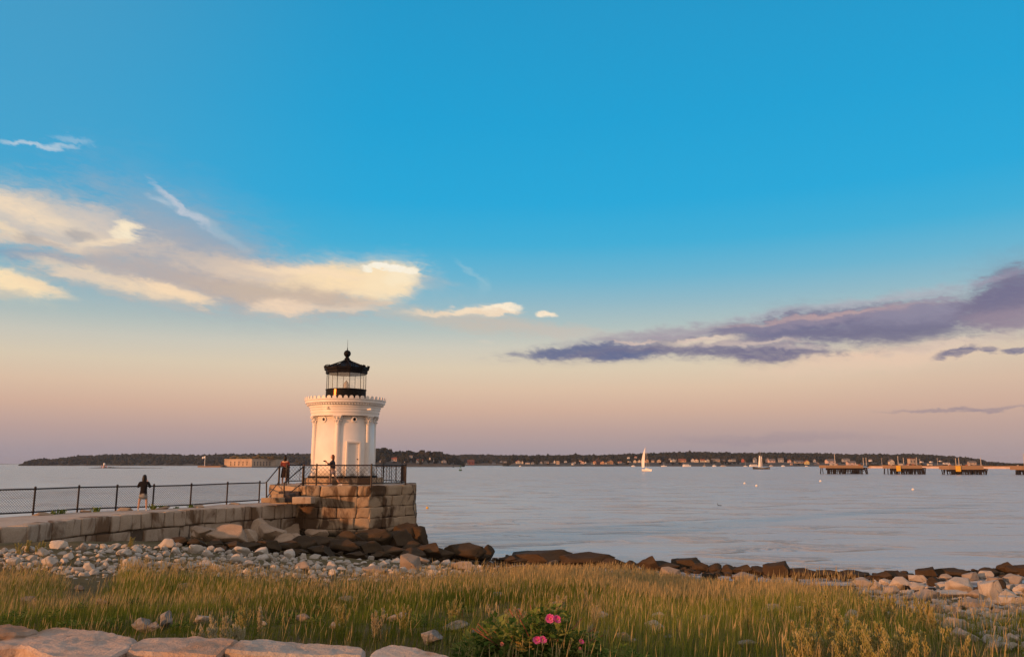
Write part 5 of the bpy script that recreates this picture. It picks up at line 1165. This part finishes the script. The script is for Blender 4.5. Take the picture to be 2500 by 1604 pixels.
for i, r in enumerate(((2446, 1412, 1446, 58), (2292, 1412, 1432, 52), (2392, 1430, 1456, 28), (2255, 1440, 1458, 34))):
    px_rock('wet_rock', 'dark', *r, ('largest dark rock', 'low dark rock', 'narrow dark rock', 'small dark rock in a gap')[i]+' lying among the pale rocks at the right shore', k=i+1)
PALE = [(2202, 1412, 1442, 52), (2146, 1424, 1446, 30), (2248, 1406, 1422, 44), (2312, 1404, 1420, 34), (2356, 1414, 1446, 66), (2402, 1444, 1466, 66), (2432, 1422, 1470, 56), (2270, 1442, 1472, 60), (2342, 1444, 1462, 86), (2482, 1404, 1426, 48), (2477, 1444, 1476, 46), (2392, 1468, 1492, 76), (2484, 1458, 1482, 66), (2332, 1480, 1500, 36), (2302, 1503, 1522, 56), (2286, 1514, 1542, 36), (2342, 1515, 1547, 64), (2292, 1540, 1556, 30), (2362, 1538, 1572, 66), (2442, 1488, 1502, 32), (2482, 1486, 1506, 36), (2092, 1493, 1530, 46), (2180, 1496, 1512, 40), (2440, 1570, 1590, 44), (2480, 1550, 1575, 40), (2310, 1424, 1440, 40)]
for i, r in enumerate(sorted(PALE)):
    px_rock('boulder', 'pale', *r, 'pale rock on the right hand shore, '+ORD[i]+' from the left among them', 'pale rocks on the right shore', k=i)
vn1 = lambda a, b: mnoise.noise(Vector((a*.004, b*.012, 3))) > -.05
r2 = random.Random(77); ex = []
for _ in range(4000):
    px = r2.uniform(2110, 2510); py = r2.uniform(np.interp(px, [2110, 2250, 2500], [1424, 1412, 1402]), np.interp(px, [2110, 2250, 2500], [1446, 1500, 1560])); w_ = r2.uniform(26, 52)
    if all(((px-a)/1.)**2+((py-b)*2.2)**2 > (.46*(w_+c))**2 for a, b, c in [(q[0], (q[1]+q[2])/2, q[3]) for q in PALE]+ex): ex.append((px, py, w_))
for i, (px, py, w_) in enumerate(ex[:60]): px_rock('boulder', 'pale', px, py-w_*.25, py+w_*.22, w_, 'middling pale rock between the larger rocks of the right hand shore', 'middling pale rocks on the right shore')
MID = [(1000, 1356, 1396, 52, 'pale', 'pale slanting slab in the rubble below the right end of the platform'), (1032, 1360, 1380, 34, 'pale', 'short pale stone close right of the slanting slab'), (912, 1385, 1404, 58, 'pale', 'pale flat topped rock at the back of the grass below the platform'), (735, 1374, 1400, 54, 'pale', 'broad grey rock in the rubble below the platform'), (1352, 1370, 1398, 56, 'tan', 'tan rock at the grass edge beside the long dark ledge'), (1280, 1382, 1398, 60, 'tan', 'low tan rock at the grass edge left of the long dark ledge'), (1130, 1374, 1394, 70, 'tan', 'low tan rock behind the grass near the pointed rock'), (1640, 1388, 1416, 50, 'pale', 'pale rock among grass tips behind the middle of the meadow'), (1735, 1404, 1418, 44, 'tan', 'small tan rock among grass tips right of the middle'), (1822, 1401, 1424, 62, 'pale', 'round pale rock half hidden by grass tips near the dark round rock'), (1936, 1419, 1434, 38, 'pale', 'whitish rock in the grass below the flat dark ledge'), (425, 1324, 1342, 40, 'tan', 'flat tan stone at the top of the rubble under the breakwater'), (195, 1326, 1350, 28, 'pale', 'rounded stone standing at the top of the rubble under the breakwater'), (405, 1318, 1342, 40, 'pale', 'tilted pale slab at the top of the rubble')]
for i, (a, b, c, d_, k_, lb) in enumerate(MID): px_rock('boulder', k_, a, b, c, d_, lb, k=i)
GRS = [(340, 1520, 1548, 44, 'rough grey lichen rock in the grass behind the second foreground block'), (398, 1502, 1542, 30, 'tall grey lichen rock in the grass, right one of a close pair'), (368, 1528, 1548, 34, 'low grey lichen rock between the two taller ones in the grass'), (985, 1504, 1522, 36, 'bluish grey rock in the middle of the grass'), (1052, 1552, 1582, 52, 'whitish lichen rock in the grass behind the right end of the foreground blocks'), (1112, 1530, 1548, 64, 'flat grey slab in the grass left of the rose bush'), (190, 1436, 1448, 26, 'small pale rock in the grass at the left'), (62, 1464, 1480, 34, 'pale rock in the grass near the left edge'), (242, 1468, 1482, 28, 'small pale rock in the lower left grass'), (1600, 1528, 1552, 44, 'pale rock half sunk in the grass right of the rose bush'), (1722, 1512, 1534, 36, 'pale rock in the tall grass far right of the rose bush'), (1525, 1556, 1574, 34, 'small pale rock in the grass just right of the rose bush'), (1830, 1575, 1592, 50, 'pale flat rock near the bottom of the grass'), (1890, 1484, 1502, 44, 'pale rock in the grass left of the feathery weeds'), (1160, 1545, 1560, 26, 'small grey stone beside the flat grey slab')]
for i, (a, b, c, d_, lb) in enumerate(GRS): px_rock('boulder', 'grey' if 'grey' in lb or 'lichen' in lb else 'pale', a, b, c, d_, lb, k=i, lift=.04)

mead = []
for _ in range(3000):
    px = r2.uniform(430, 2300); py = r2.uniform(1440, 1600) if px > 1150 else r2.uniform(1432, 1540); w_ = r2.uniform(18, 42)
    if vn1(px, py) and all((px-a)**2+((py-b)*2)**2 > (50+c)**2 for a, b, c in mead): mead.append((px, py, w_))
for px, py, w_ in mead[:34]: px_rock('meadow_stone', r2.choice(('pale', 'pale', 'grey')), px, py-w_*.30, py+w_*.18, w_, 'weathered pale stone half hidden in the meadow grass', 'stones in the meadow', lift=.03, cat='stone')

# the rubble strip: the biggest stones singly, the rest as one mass
def strip(px):                      # top and bottom pixel rows of the strip
    t = np.interp(px, [0, 60, 200, 400, 560, 700, 900, 1050, 1180], [1346, 1346, 1336, 1334, 1346, 1358, 1366, 1374, 1384])
    b = np.interp(px, [0, 100, 170, 230, 330, 440, 520, 700, 900, 1050, 1180], [1376, 1384, 1420, 1428, 1392, 1382, 1396, 1412, 1410, 1404, 1400]); return t, b
spots = []; r_ = random.Random(5)
for _ in range(9000):
    px = r_.uniform(-10, 1180); t, b = strip(px); py = r_.uniform(t, b); w_ = r_.choice((15, 18, 22, 26, 30, 34, 38))*(1.0 if px < 620 else .8)
    if all((px-a)**2+((py-c)*2.1)**2 > (.46*(w_+d_))**2 for a, c, d_ in spots[-400:]): spots.append((px, py, w_))
spots.sort(key=lambda s: -s[2]); nbig = 250
for i, (px, py, w_) in enumerate(spots[:nbig]):
    p = hit(px, py); m = p.y/F; s = w_*m; o = put_rock('rubble_stone', ROCKS['rubble'][i % 7], (p.x, p.y, p.z+s*.16), (s*1.1, s*r_.uniform(.8, 1.2), s*r_.uniform(.6, .95)), 'pale weathered stone in the rubble beach between the grass and the breakwater', 'stone', 'pale stones of the rubble beach', None, (r_.uniform(-25, 25), r_.uniform(-25, 25)))
def stone_mass(name, pts, mat, label):
    V = []; Fc = []; k = 0
    ms = [(np.array([v.co[:] for v in me.vertices]), np.array([q.vertices[:] for q in me.polygons])) for me in SMALL]
    for (p, s) in pts:
        bv, bf = ms[k % len(ms)]; a = r_.uniform(0, 6.28); ca, sa = math.cos(a), math.sin(a); q = bv*np.array([s*1.1, s*r_.uniform(.7, 1.1), s*r_.uniform(.45, .8)])
        V.append(np.stack([q[:, 0]*ca-q[:, 1]*sa+p[0], q[:, 0]*sa+q[:, 1]*ca+p[1], q[:, 2]+p[2]+s*.12], 1)); Fc.append(bf+sum(len(x) for x in V[:-1]) if k < 1 else bf+off_[0]); off_[0] = (off_[0] if k else 0)+len(bv); k += 1
    me = bpy.data.meshes.new(name); me.from_pydata(np.concatenate(V).tolist(), [], np.concatenate(Fc).tolist()); return tag(link(name, me, M[mat]), label, None, None, 'stuff')
off_ = [0]; SMALL = [rock_mesh('small', 'rubble', 9, 100+i, 2, .06) for i in range(4)]
pts = []
for px, py, w_ in spots[nbig:]: p = hit(px, py); pts.append((p, w_*p.y/F))
for _ in range(1500):
    px = r_.uniform(-10, 1250); t, b = strip(px); p = hit(px, r_.uniform(t-4, b+10)); pts.append((p, r_.uniform(.05, .14)))
stone_mass('pebbles', pts, 'rubble', 'small pale stones filling the rubble beach')
SMALL = [rock_mesh('small', 'rock_dark', 9, 110+i, 2, .06) for i in range(4)]; off_ = [0]; pts = []
for _ in range(900):
    px = r_.uniform(520, 2500); yl = np.interp(px, [520, 900, 1200, 1500, 1800, 2100, 2500], [1336, 1356, 1374, 1384, 1400, 1410, 1402]); p = hit(px, yl+r_.gauss(0, 5)); pts.append((p, r_.uniform(.12, .42)))
stone_mass('shingle', pts, 'rock_dark', 'small dark wet stones along the waterline')
SMALL = [rock_mesh('small', 'rock_pale', 9, 120+i, 2, .06) for i in range(4)]; off_ = [0]; pts = []
for _ in range(900):
    px = r_.uniform(2080, 2540); py = r_.uniform(np.interp(px, [2080, 2500], [1412, 1402]), np.interp(px, [2080, 2250, 2500], [1440, 1500, 1604])); p = hit(px, py); pts.append((p, r_.uniform(.06, .26)))
stone_mass('pebbles', pts, 'rock_pale', 'small pale stones between the rocks of the right shore')

# ---------------------------------------------------------------- the row of granite blocks beside the path
def fblock(poly, label, z=3.8, hgt=.55, dz=None):
    P = [on(x, y, z) for x, y in poly]; c = sum(P, Vector())/len(P); bm = bmesh.new()
    vs = [bm.verts.new((p.x-c.x, p.y-c.y, 0)) for p in P]; f = bm.faces.new(vs)
    if f.normal.z < 0: bmesh.ops.reverse_faces(bm, faces=[f])
    bm.normal_update()
    if f.normal.z < 0: f.normal_flip()
    ex = bmesh.ops.extrude_face_region(bm, geom=[f]); 
    for v in [e for e in ex['geom'] if isinstance(e, bmesh.types.BMVert)]: v.co.z -= hgt; v.co.x *= 1.03; v.co.y *= 1.03
    bmesh.ops.recalc_face_normals(bm, faces=bm.faces[:])
    bmesh.ops.bevel(bm, geom=[e for e in bm.edges if e.calc_length() > .02], offset=.02, segments=1, affect='EDGES', profile=.5)
    bmesh.ops.triangulate(bm, faces=[q for q in bm.faces if len(q.verts) > 4])
    for _ in range(5):
        lg = [e for e in bm.edges if e.calc_length() > .035]
        if not lg: break
        bmesh.ops.subdivide_edges(bm, edges=lg, cuts=1); bmesh.ops.triangulate(bm, faces=[q for q in bm.faces if len(q.verts) > 4])
    o = Vector((random.random()*50, random.random()*50, 0))
    for v in bm.verts: v.co += mnoise.noise_vector(v.co*2.2+o)*.020+mnoise.noise_vector(v.co*9+o)*.010+mnoise.noise_vector(v.co*26+o)*.007
    bmesh.ops.recalc_face_normals(bm, faces=bm.faces[:])
    for q in bm.faces: q.smooth = True
    for e in bm.edges:
        if len(e.link_faces) == 2 and e.calc_face_angle(0) > R(28): e.smooth = False
    me = bpy.data.meshes.new('granite_block'); bm.to_mesh(me); bm.free(); b = link('granite_block', me, M['slab_pink' if 'pinkish' in label else 'slab']); b.location = c; return tag(b, label, 'stone block', 'granite blocks in the foreground')
fblock([(-70, 1518), (10, 1520), (55, 1527), (96, 1537), (40, 1549), (-70, 1556)], 'grey white foreground block showing only its end at the left edge', 3.8)
fblock([(-70, 1556), (30, 1549), (140, 1529), (195, 1532), (300, 1547), (336, 1553), (312, 1584), (268, 1604), (215, 1618), (105, 1592), (50, 1572), (-70, 1556+26)], 'large pinkish foreground block at the lower left with a pointed back', 3.78)
fblock([(316, 1572), (345, 1555), (480, 1554), (584, 1561), (560, 1580), (535, 1596), (420, 1592), (310, 1588)], 'pinkish foreground block with an orange front, between the largest block and the pale one', 3.78)
fblock([(548, 1588), (586, 1564), (645, 1558), (800, 1570), (884, 1574), (894, 1584), (884, 1598), (720, 1594), (590, 1593)], 'long pale foreground block with a straight back edge, centre of the row', 3.78)
fblock([(893, 1606), (910, 1588), (945, 1572), (1010, 1579), (1070, 1591), (1140, 1606), (1150, 1640), (1000, 1640), (880, 1632)], 'pale foreground block at the right end of the row, cut by the bottom edge', 3.78)

# ---------------------------------------------------------------- grass
GB = [(-200, 1410), (0, 1410), (100, 1412), (170, 1452), (235, 1452), (300, 1402), (470, 1412), (600, 1434), (800, 1440), (1000, 1438), (1150, 1426), (1300, 1416), (1500, 1420), (1700, 1436), (1900, 1450), (2050, 1470), (2150, 1490), (2300, 1506), (2500, 1516), (2700, 1520)]
gb_az = []; gb_r = []
for x, y in GB: p = hit(x, y); gb_az.append(p.x/p.y); gb_r.append(p.y)
gb_az, gb_r = np.array(gb_az), np.array(gb_r)
def vnoise(x, y, s, o=0.):
    """cheap smooth value noise"""
    x = x*s+o*17.3; y = y*s+o*9.1; xi = np.floor(x).astype(int); yi = np.floor(y).astype(int); fx_ = x-xi; fy_ = y-yi
    h = lambda a, b: np.modf(np.abs(np.sin(a*127.1+b*311.7)*43758.5453))[0]
    u = fx_*fx_*(3-2*fx_); v = fy_*fy_*(3-2*fy_)
    return (h(xi, yi)*(1-u)+h(xi+1, yi)*u)*(1-v)+(h(xi, yi+1)*(1-u)+h(xi+1, yi+1)*u)*v
rock_xy = np.array([(o.location.x, o.location.y, max(o.scale.x, o.scale.y)*.55) for o in COL.objects if o.name.startswith(('boulder', 'wet_rock', 'meadow_stone')) and o.location.y < 34])
def grass(name, label, n, hmin, hmax, wd, cols, seeds, patch=None, y0=5.5):
    y = np.sqrt(rng.uniform(y0**2, 33.**2, n*2)); x = rng.uniform(-.84, .92, n*2)*y
    edge = np.interp(x/y, gb_az, gb_r); k = y < edge+(vnoise(x, y, .9, 3)-.5)*2.6+rng.exponential(.35, len(y))*.9-.5
    dn = vnoise(x, y, .5, 1)*.65+vnoise(x, y, 1.5, 2)*.35-.07*sm(.36, .52, x/y)
    k &= rng.random(len(y)) > .55*sm(.08, -.12, x/y)*sm(15.5, 11., y)*(seeds > 0)
    k &= rng.random(len(y)) < np.clip((dn-.24)*4., .22, 1)
    if patch is not None: k &= rng.random(len(y)) < patch(x, y)
    # nothing grows through the path side blocks
    zb = gz(x, y); k &= ~((y < 6.9) & (x < -.2))
    for rx, ry, rr in rock_xy: k &= ((x-rx)**2+(y-ry)**2) > (rr*.55)**2
    x, y = x[k][:n], y[k][:n]; n = len(x); zb = gz(x, y)-.02
    ed = np.clip((np.interp(x/y, gb_az, gb_r)-y)/3., .35, 1)
    h = rng.uniform(hmin, hmax, n)*(.32+1.05*vnoise(x, y, .45, 5))*(.6+.4*ed)*np.clip(.55+(y-6)/9, .55, 1)
    low = sm(.08, -.12, x/y)*sm(15.5, 11., y); h = h*(1-.50*low*(.5+vnoise(x, y, .7, 21)))
    a = rng.uniform(0, 2*np.pi, n); l = rng.gamma(2., .09, n)+.02; la = rng.normal(.3, 1.1, n)
    lx, ly = np.cos(la)*l*h, np.sin(la)*l*h; w_ = wd*np.clip(y/14, .7, 1.9)*rng.uniform(.7, 1.3, n); wx, wy = np.cos(a)*w_/2, np.sin(a)*w_/2
    hue = np.clip(vnoise(x, y, .33, 7)*.75+vnoise(x, y, 1.2, 8)*.35-.05+rng.normal(0, .16, n)+np.clip((y-20)/10, -.35, .35)*.6-.28*low, 0, 1)
    C = np.array(cols); q = hue*(len(C)-1); i0 = np.minimum(q.astype(int), len(C)-2); f = (q-i0)[:, None]; col = C[i0]*(1-f)+C[i0+1]*f; col = col*(rng.uniform(.65, 1.3, n)*(.78+.44*vnoise(x, y, .8, 31)))[:, None]
    z = np.zeros(n)
    def P(px, py, pz): return np.stack([px, py, pz], 1)
    vb = [P(x-wx, y-wy, zb), P(x+wx, y+wy, zb), P(x-wx*.8+lx*.3, y-wy*.8+ly*.3, zb+h*.55), P(x+wx*.8+lx*.3, y+wy*.8+ly*.3, zb+h*.55), P(x+lx, y+ly, zb+h)]
    nv = 5; tris = [(0, 1, 3), (0, 3, 2), (2, 3, 4)]
    cv = [col]*5
    if seeds:                                  # a ripe seed head at the tip of each stalk
        sl_ = rng.uniform(.10, .20, n); sw = seeds*np.clip(y/14, .75, 1.8)*rng.uniform(.7, 1.3, n); dx, dy = lx/h*1.2, ly/h*1.2
        ca, sa = np.cos(a+1.57)*sw/2, np.sin(a+1.57)*sw/2; ca2, sa2 = np.cos(a)*sw/2, np.sin(a)*sw/2
        b0 = P(x+lx, y+ly, zb+h-.01); t0 = b0+np.stack([dx*sl_, dy*sl_, sl_], 1); mid = b0+(t0-b0)*.42
        o1 = np.stack([ca, sa, z], 1); o2 = np.stack([ca2, sa2, z], 1)
        vb += [b0, t0, mid-o1, mid+o1, mid-o2, mid+o2]; tris += [(5, 8, 6), (5, 6, 7), (5, 10, 6), (5, 6, 9)]; nv = 11
        gold = np.array([.60, .45, .22])*rng.uniform(.7, 1.3, n)[:, None]; cv += [gold*.5+col*.5]+[gold]*5
    V = np.stack(vb, 1).reshape(-1, 3); base = (np.arange(n)*nv)[:, None, None]; T = (np.array(tris)[None]+base).reshape(-1, 3)
    me = bpy.data.meshes.new(name); me.vertices.add(len(V)); me.vertices.foreach_set('co', V.ravel()); nt = len(T)
    me.loops.add(nt*3); me.loops.foreach_set('vertex_index', T.ravel()); me.polygons.add(nt); me.polygons.foreach_set('loop_start', np.arange(0, nt*3, 3)); me.polygons.foreach_set('loop_total', np.full(nt, 3))
    me.update(calc_edges=True)
    ca_ = me.color_attributes.new('tint', 'FLOAT_COLOR', 'POINT'); cc = np.concatenate([np.stack(cv, 1).reshape(-1, 3), np.ones((len(V), 1))], 1); ca_.data.foreach_set('color', cc.ravel().astype(np.float32))
    tag(link(name, me, M['grass']), label, None, None, 'stuff')
grass('grass', 'olive green meadow grass covering the foreground shore', 205000, .16, .42, .007, [(.085, .125, .018), (.20, .235, .036), (.34, .32, .065), (.46, .37, .13)], 0)
far_gold = lambda x, y: np.clip(.25+.75*np.clip((y-12)/12, 0, 1)*(.5+vnoise(x, y, .3, 11)), .2, 1)
grass('seed_grass', 'tall golden grass stalks with ripe seed heads over the meadow', 100000, .26, .54, .0045, [(.26, .27, .055), (.40, .35, .10), (.48, .39, .16)], .0085, far_gold)
grass('dry_grass', 'low dry brown grass between the green clumps', 90000, .07, .20, .007, [(.17, .15, .04), (.28, .22, .085), (.38, .28, .14)], 0)

# ---------------------------------------------------------------- rose bush and weeds
def leaf_cloud(n, cen, rad_, ls, seed, lo=-.2):
    r = random.Random(seed); m = MB()
    for _ in range(n):
        while 1:
            u = Vector((r.uniform(-1, 1), r.uniform(-1, 1), r.uniform(lo, 1)))
            if .30 < u.length < 1.+.18*r.random(): break
        p = Vector((cen[0]+u.x*rad_[0], cen[1]+u.y*rad_[1], cen[2]+u.z*rad_[2])); s = ls*r.uniform(.6, 1.3)
        d = (Vector((u.x, u.y, .4))+Vector((r.gauss(0, .6), r.gauss(0, .6), r.gauss(0, .5)))).normalized(); w_ = d.cross(Vector((r.gauss(0, .4), r.gauss(0, .4), 1))).normalized(); nn = w_.cross(d)
        m.add([p, p+d*s*.45+w_*s*.30+nn*s*.08, p+d*s-nn*s*.05, p+d*s*.45-w_*s*.30+nn*s*.08, p+d*s*.5], [(0, 1, 4), (1, 2, 4), (2, 3, 4), (3, 0, 4)])
    return m
def rose_bush():
    g0 = at(1315, 1650, 7.4); zg = gzs(g0.x, 7.4); t = thing('rose_bush', 'low green beach rose bush with pink flowers at the bottom centre', 'bush', (g0.x, 7.4, zg))
    m = leaf_cloud(2200, (g0.x-.02, 7.4, zg+.0), (.56, .42, .31), .062, 3)
    for (dx, dz, rr) in ((.10, .40, .17), (-.34, .26, .20), (.36, .20, .17), (-.12, .30, .18), (-.56, .14, .17), (.50, .06, .17), (.16, .24, .2)): q = leaf_cloud(300, (g0.x+dx, 7.4+random.uniform(-.2, .1), zg+dz), (rr, rr, rr*.85), .062, int(dx*99)+200, -.7); m.add(q.v, q.f)
    m.build('foliage', M['rose_leaf'], t)
    m = MB(); r = random.Random(4)
    for _ in range(26): a = r.uniform(0, 6.28); m.tube((g0.x+r.uniform(-.12, .12), 7.4+r.uniform(-.1, .1), zg-.05), (g0.x+math.cos(a)*r.uniform(.2, .6), 7.4+math.sin(a)*.35, zg+r.uniform(.25, .5)), .008, 5, .004)
    m.build('stem', M['roof_red'], t)
    def flower(px, py, Y, s, mat, lab, open_=1., yaw=0):
        c = at(px, py, Y); m = MB(); r = random.Random(int(px)); ax = Vector((math.sin(yaw)*.5, -.75, .55)).normalized(); u = ax.orthogonal().normalized(); w_ = ax.cross(u)
        for ring, (k, sc_, lift) in enumerate(((6, 1., .25), (5, .7, .6))):
            for i in range(k):
                a = 2*math.pi*(i+.5*ring)/k+r.uniform(-.2, .2); d = u*math.cos(a)+w_*math.sin(a); e = ax.cross(d); L_ = s*sc_*r.uniform(.85, 1.1)
                p0 = c; v = [p0]; 
                for tt, ww in ((.35, .30), (.75, .50), (1.0, .34)):
                    for sg in (-1, 0, 1): v.append(c+d*L_*tt*open_+e*sg*L_*ww+ax*L_*(lift*tt*tt+.10*abs(sg)+r.uniform(-.12, .12)))
                m.add(v, [(0, 1, 2), (0, 2, 3), (1, 4, 5, 2), (2, 5, 6, 3), (4, 7, 8, 5), (5, 8, 9, 6)])
        f = m.build('flower', M[mat], t, True); f['label'] = lab; m = MB(); m.ball(c+ax*s*.25, s*.16, 8); m.build('flower_centre', M['leaf_yellow'], f); return f
    flower(1343, 1511, 7.15, .042, 'petal', 'upper pink flower, left half of the topmost pair', 1, -.3); flower(1360, 1512, 7.12, .038, 'petal', 'topmost pink flower, right half of the pair', .9, .5)
    flower(1312, 1563, 6.95, .038, 'petal', 'pink flower at the middle of the bush', 1, .1); flower(1325, 1562, 6.93, .032, 'petal', 'pink flower overlapping the middle one', .9, .6)
    flower(1418, 1566, 6.98, .032, 'petal', 'pink flower at the right of the bush', .7, .9); flower(1226, 1572, 6.95, .024, 'petal_faded', 'small faded pink flower at the left of the bush', .7, -.6); flower(1416, 1583, 6.95, .02, 'petal_faded', 'tiny pale bud under the right flower', .6, 0)
    c = at(1280, 1580, 6.95); leaf_cloud(26, (c.x, 6.95, c.z), (.07, .05, .05), .045, 9, -1).build('yellow_leaves', M['leaf_yellow'], t)
rose_bush()
def ground_plant(px, py, Y, wd, label, n, seed):
    c = at(px, py, Y); zg = gzs(c.x, Y); t = thing('leafy_plant', label, 'plant', (c.x, Y, zg), 'leafy plants in the meadow'); leaf_cloud(n, (c.x, Y, zg+.02), (wd, wd*.7, max(.12, c.z-zg)), .05, seed).build('leaves', M['rose_leaf'], t)
    m = MB(); m.tube((c.x, Y, zg-.03), (c.x, Y, zg+max(.1, c.z-zg)*.8), .01, 5); m.build('stem', M['roof_red'], t)
ground_plant(1255, 1545, 7.6, .40, 'low leafy plant at the left side of the rose bush', 700, 21); ground_plant(1500, 1592, 7.0, .35, 'low leafy plant at the right side of the rose bush', 600, 22); ground_plant(290, 1592, 6.0, .10, 'small green plant in the gap between two foreground blocks', 120, 23)
for i in range(26):
    px, py = r2.uniform(20, 1130), r2.uniform(1462, 1545); q = hit(px, py)
    if q.y > 7.2: ground_plant(px, py-r2.uniform(6, 16), q.y, r2.uniform(.10, .22), 'small broad leaved green plant among the low grass behind the foreground blocks', 160, 600+i)
def plume(px, ytop, Y, label, seed, mat='weed', spread=.07, group='feathery weeds at the lower right'):
    p = at(px, ytop, Y); zg = gzs(p.x, Y); H = max(.35, p.z-zg); r = random.Random(seed); t = thing('tall_weed', label, 'weed', (p.x, Y, zg), group)
    m = MB(); lv = MB()
    for s in range(r.randint(3, 5)):
        b = Vector((p.x+r.uniform(-.06, .06), Y+r.uniform(-.06, .06), zg-.03)); top_ = Vector((p.x+r.uniform(-.16, .16), Y+r.uniform(-.12, .12), zg+H*r.uniform(.75, 1)))
        if s == 0: top_ = Vector((p.x, Y, zg+H))
        m.tube(b, top_, .006, 5, .003)
        for _ in range(int(90*H)+20):
            q = r.uniform(.15, 1.); c = b.lerp(top_, q); a = r.uniform(0, 6.28); l = spread*(1.15-q*.85)*r.uniform(.3, 1.); d = Vector((math.cos(a), math.sin(a), .8)).normalized(); e = c+d*l; s_ = r.uniform(.008, .018)
            w_ = Vector((-math.sin(a), math.cos(a), 0))*s_; up = Vector((0, 0, s_*1.6)); lv.add([e-w_-up*.3, e+w_-up*.3, e+up+d*s_], [(0, 1, 2)]); lv.add([e-up, e+d*s_*1.5, e+up], [(0, 1, 2)])
            if r.random() < .25: lv.add([c, c+d*l, c+d*l+Vector((0, 0, .004))], [(0, 1, 2)])
    m.build('stem', M['weed'], t); lv.build('foliage', M[mat], t)
WD = [(2018, 1434, 11), (1990, 1470, 9.5), (2045, 1490, 9), (1960, 1512, 8.2), (2085, 1505, 8.2), (2110, 1545, 7.6), (2030, 1552, 7.6), (1985, 1560, 7.4), (2150, 1525, 8), (2160, 1568, 7.3), (2065, 1580, 7.0), (1950, 1575, 7.1), (2200, 1560, 7.6), (2120, 1586, 6.9), (2265, 1470, 10), (2235, 1460, 10.5), (2110, 1448, 10.5), (2178, 1452, 10.5), (2320, 1575, 7.4), (2240, 1590, 7.)]
for i, (a, b, c) in enumerate(sorted(WD)): plume(a, b, c, 'tall feathery golden weed at the lower right, '+ORD[i]+' from the left', 300+i)
for i in range(16):
    px, py = r2.uniform(420, 2000), r2.uniform(1478, 1570); q = hit(px, py)
    if q.y > 7.2: plume(px, py-r2.uniform(16, 40), q.y, 'thin pale stalky weed standing in the meadow grass', 700+i, r2.choice(('weed', 'weed_pale')), .05, 'thin stalky weeds in the meadow')
for i, (a, b, c) in enumerate(((548, 1510, 8.2), (575, 1530, 7.6), (520, 1530, 7.6), (1440, 1530, 7.6))): plume(a, b, c, ('pale flowering weed behind the pale foreground block', 'short pale weed right of the taller pale one', 'short pale weed left of the taller pale one', 'pale stalky weed right of the topmost rose')[i], 400+i, 'weed_pale', .09, 'pale weeds in the meadow')
for i, (px, py) in enumerate(((45, 1345), (70, 1338), (105, 1340), (95, 1346))):
    p = hit(px, py+12); plume(px, py-12, p.y, 'dry stalk clump against the left part of the breakwater, '+ORD[i]+' from the left', 500+i, 'weed', .05, 'dry stalks by the breakwater')
plume(318, 1316, hit(318, 1338).y, 'dry stalk clump under the middle of the breakwater', 510, 'weed', .05)

# ---------------------------------------------------------------- haze over the bay
def haze():
    m = bpy.data.materials.new('haze_air'); m.use_nodes = True; nt = m.node_tree; nt.nodes.clear()
    v = nt.nodes.new('ShaderNodeVolumePrincipled'); v.inputs['Color'].default_value = (.62, .74, .95, 1); v.inputs['Density'].default_value = HAZE; v.inputs['Anisotropy'].default_value = .0
    o = nt.nodes.new('ShaderNodeOutputMaterial'); nt.links.new(v.outputs[0], o.inputs[1])
    b = MB(); b.box((0, 6000, 23), (9000, 14000, 54)); h = b.build('haze', m); tag(h, 'thin evening haze over the bay', None, None, 'stuff')
HAZE = .00006
if HAZE: haze()
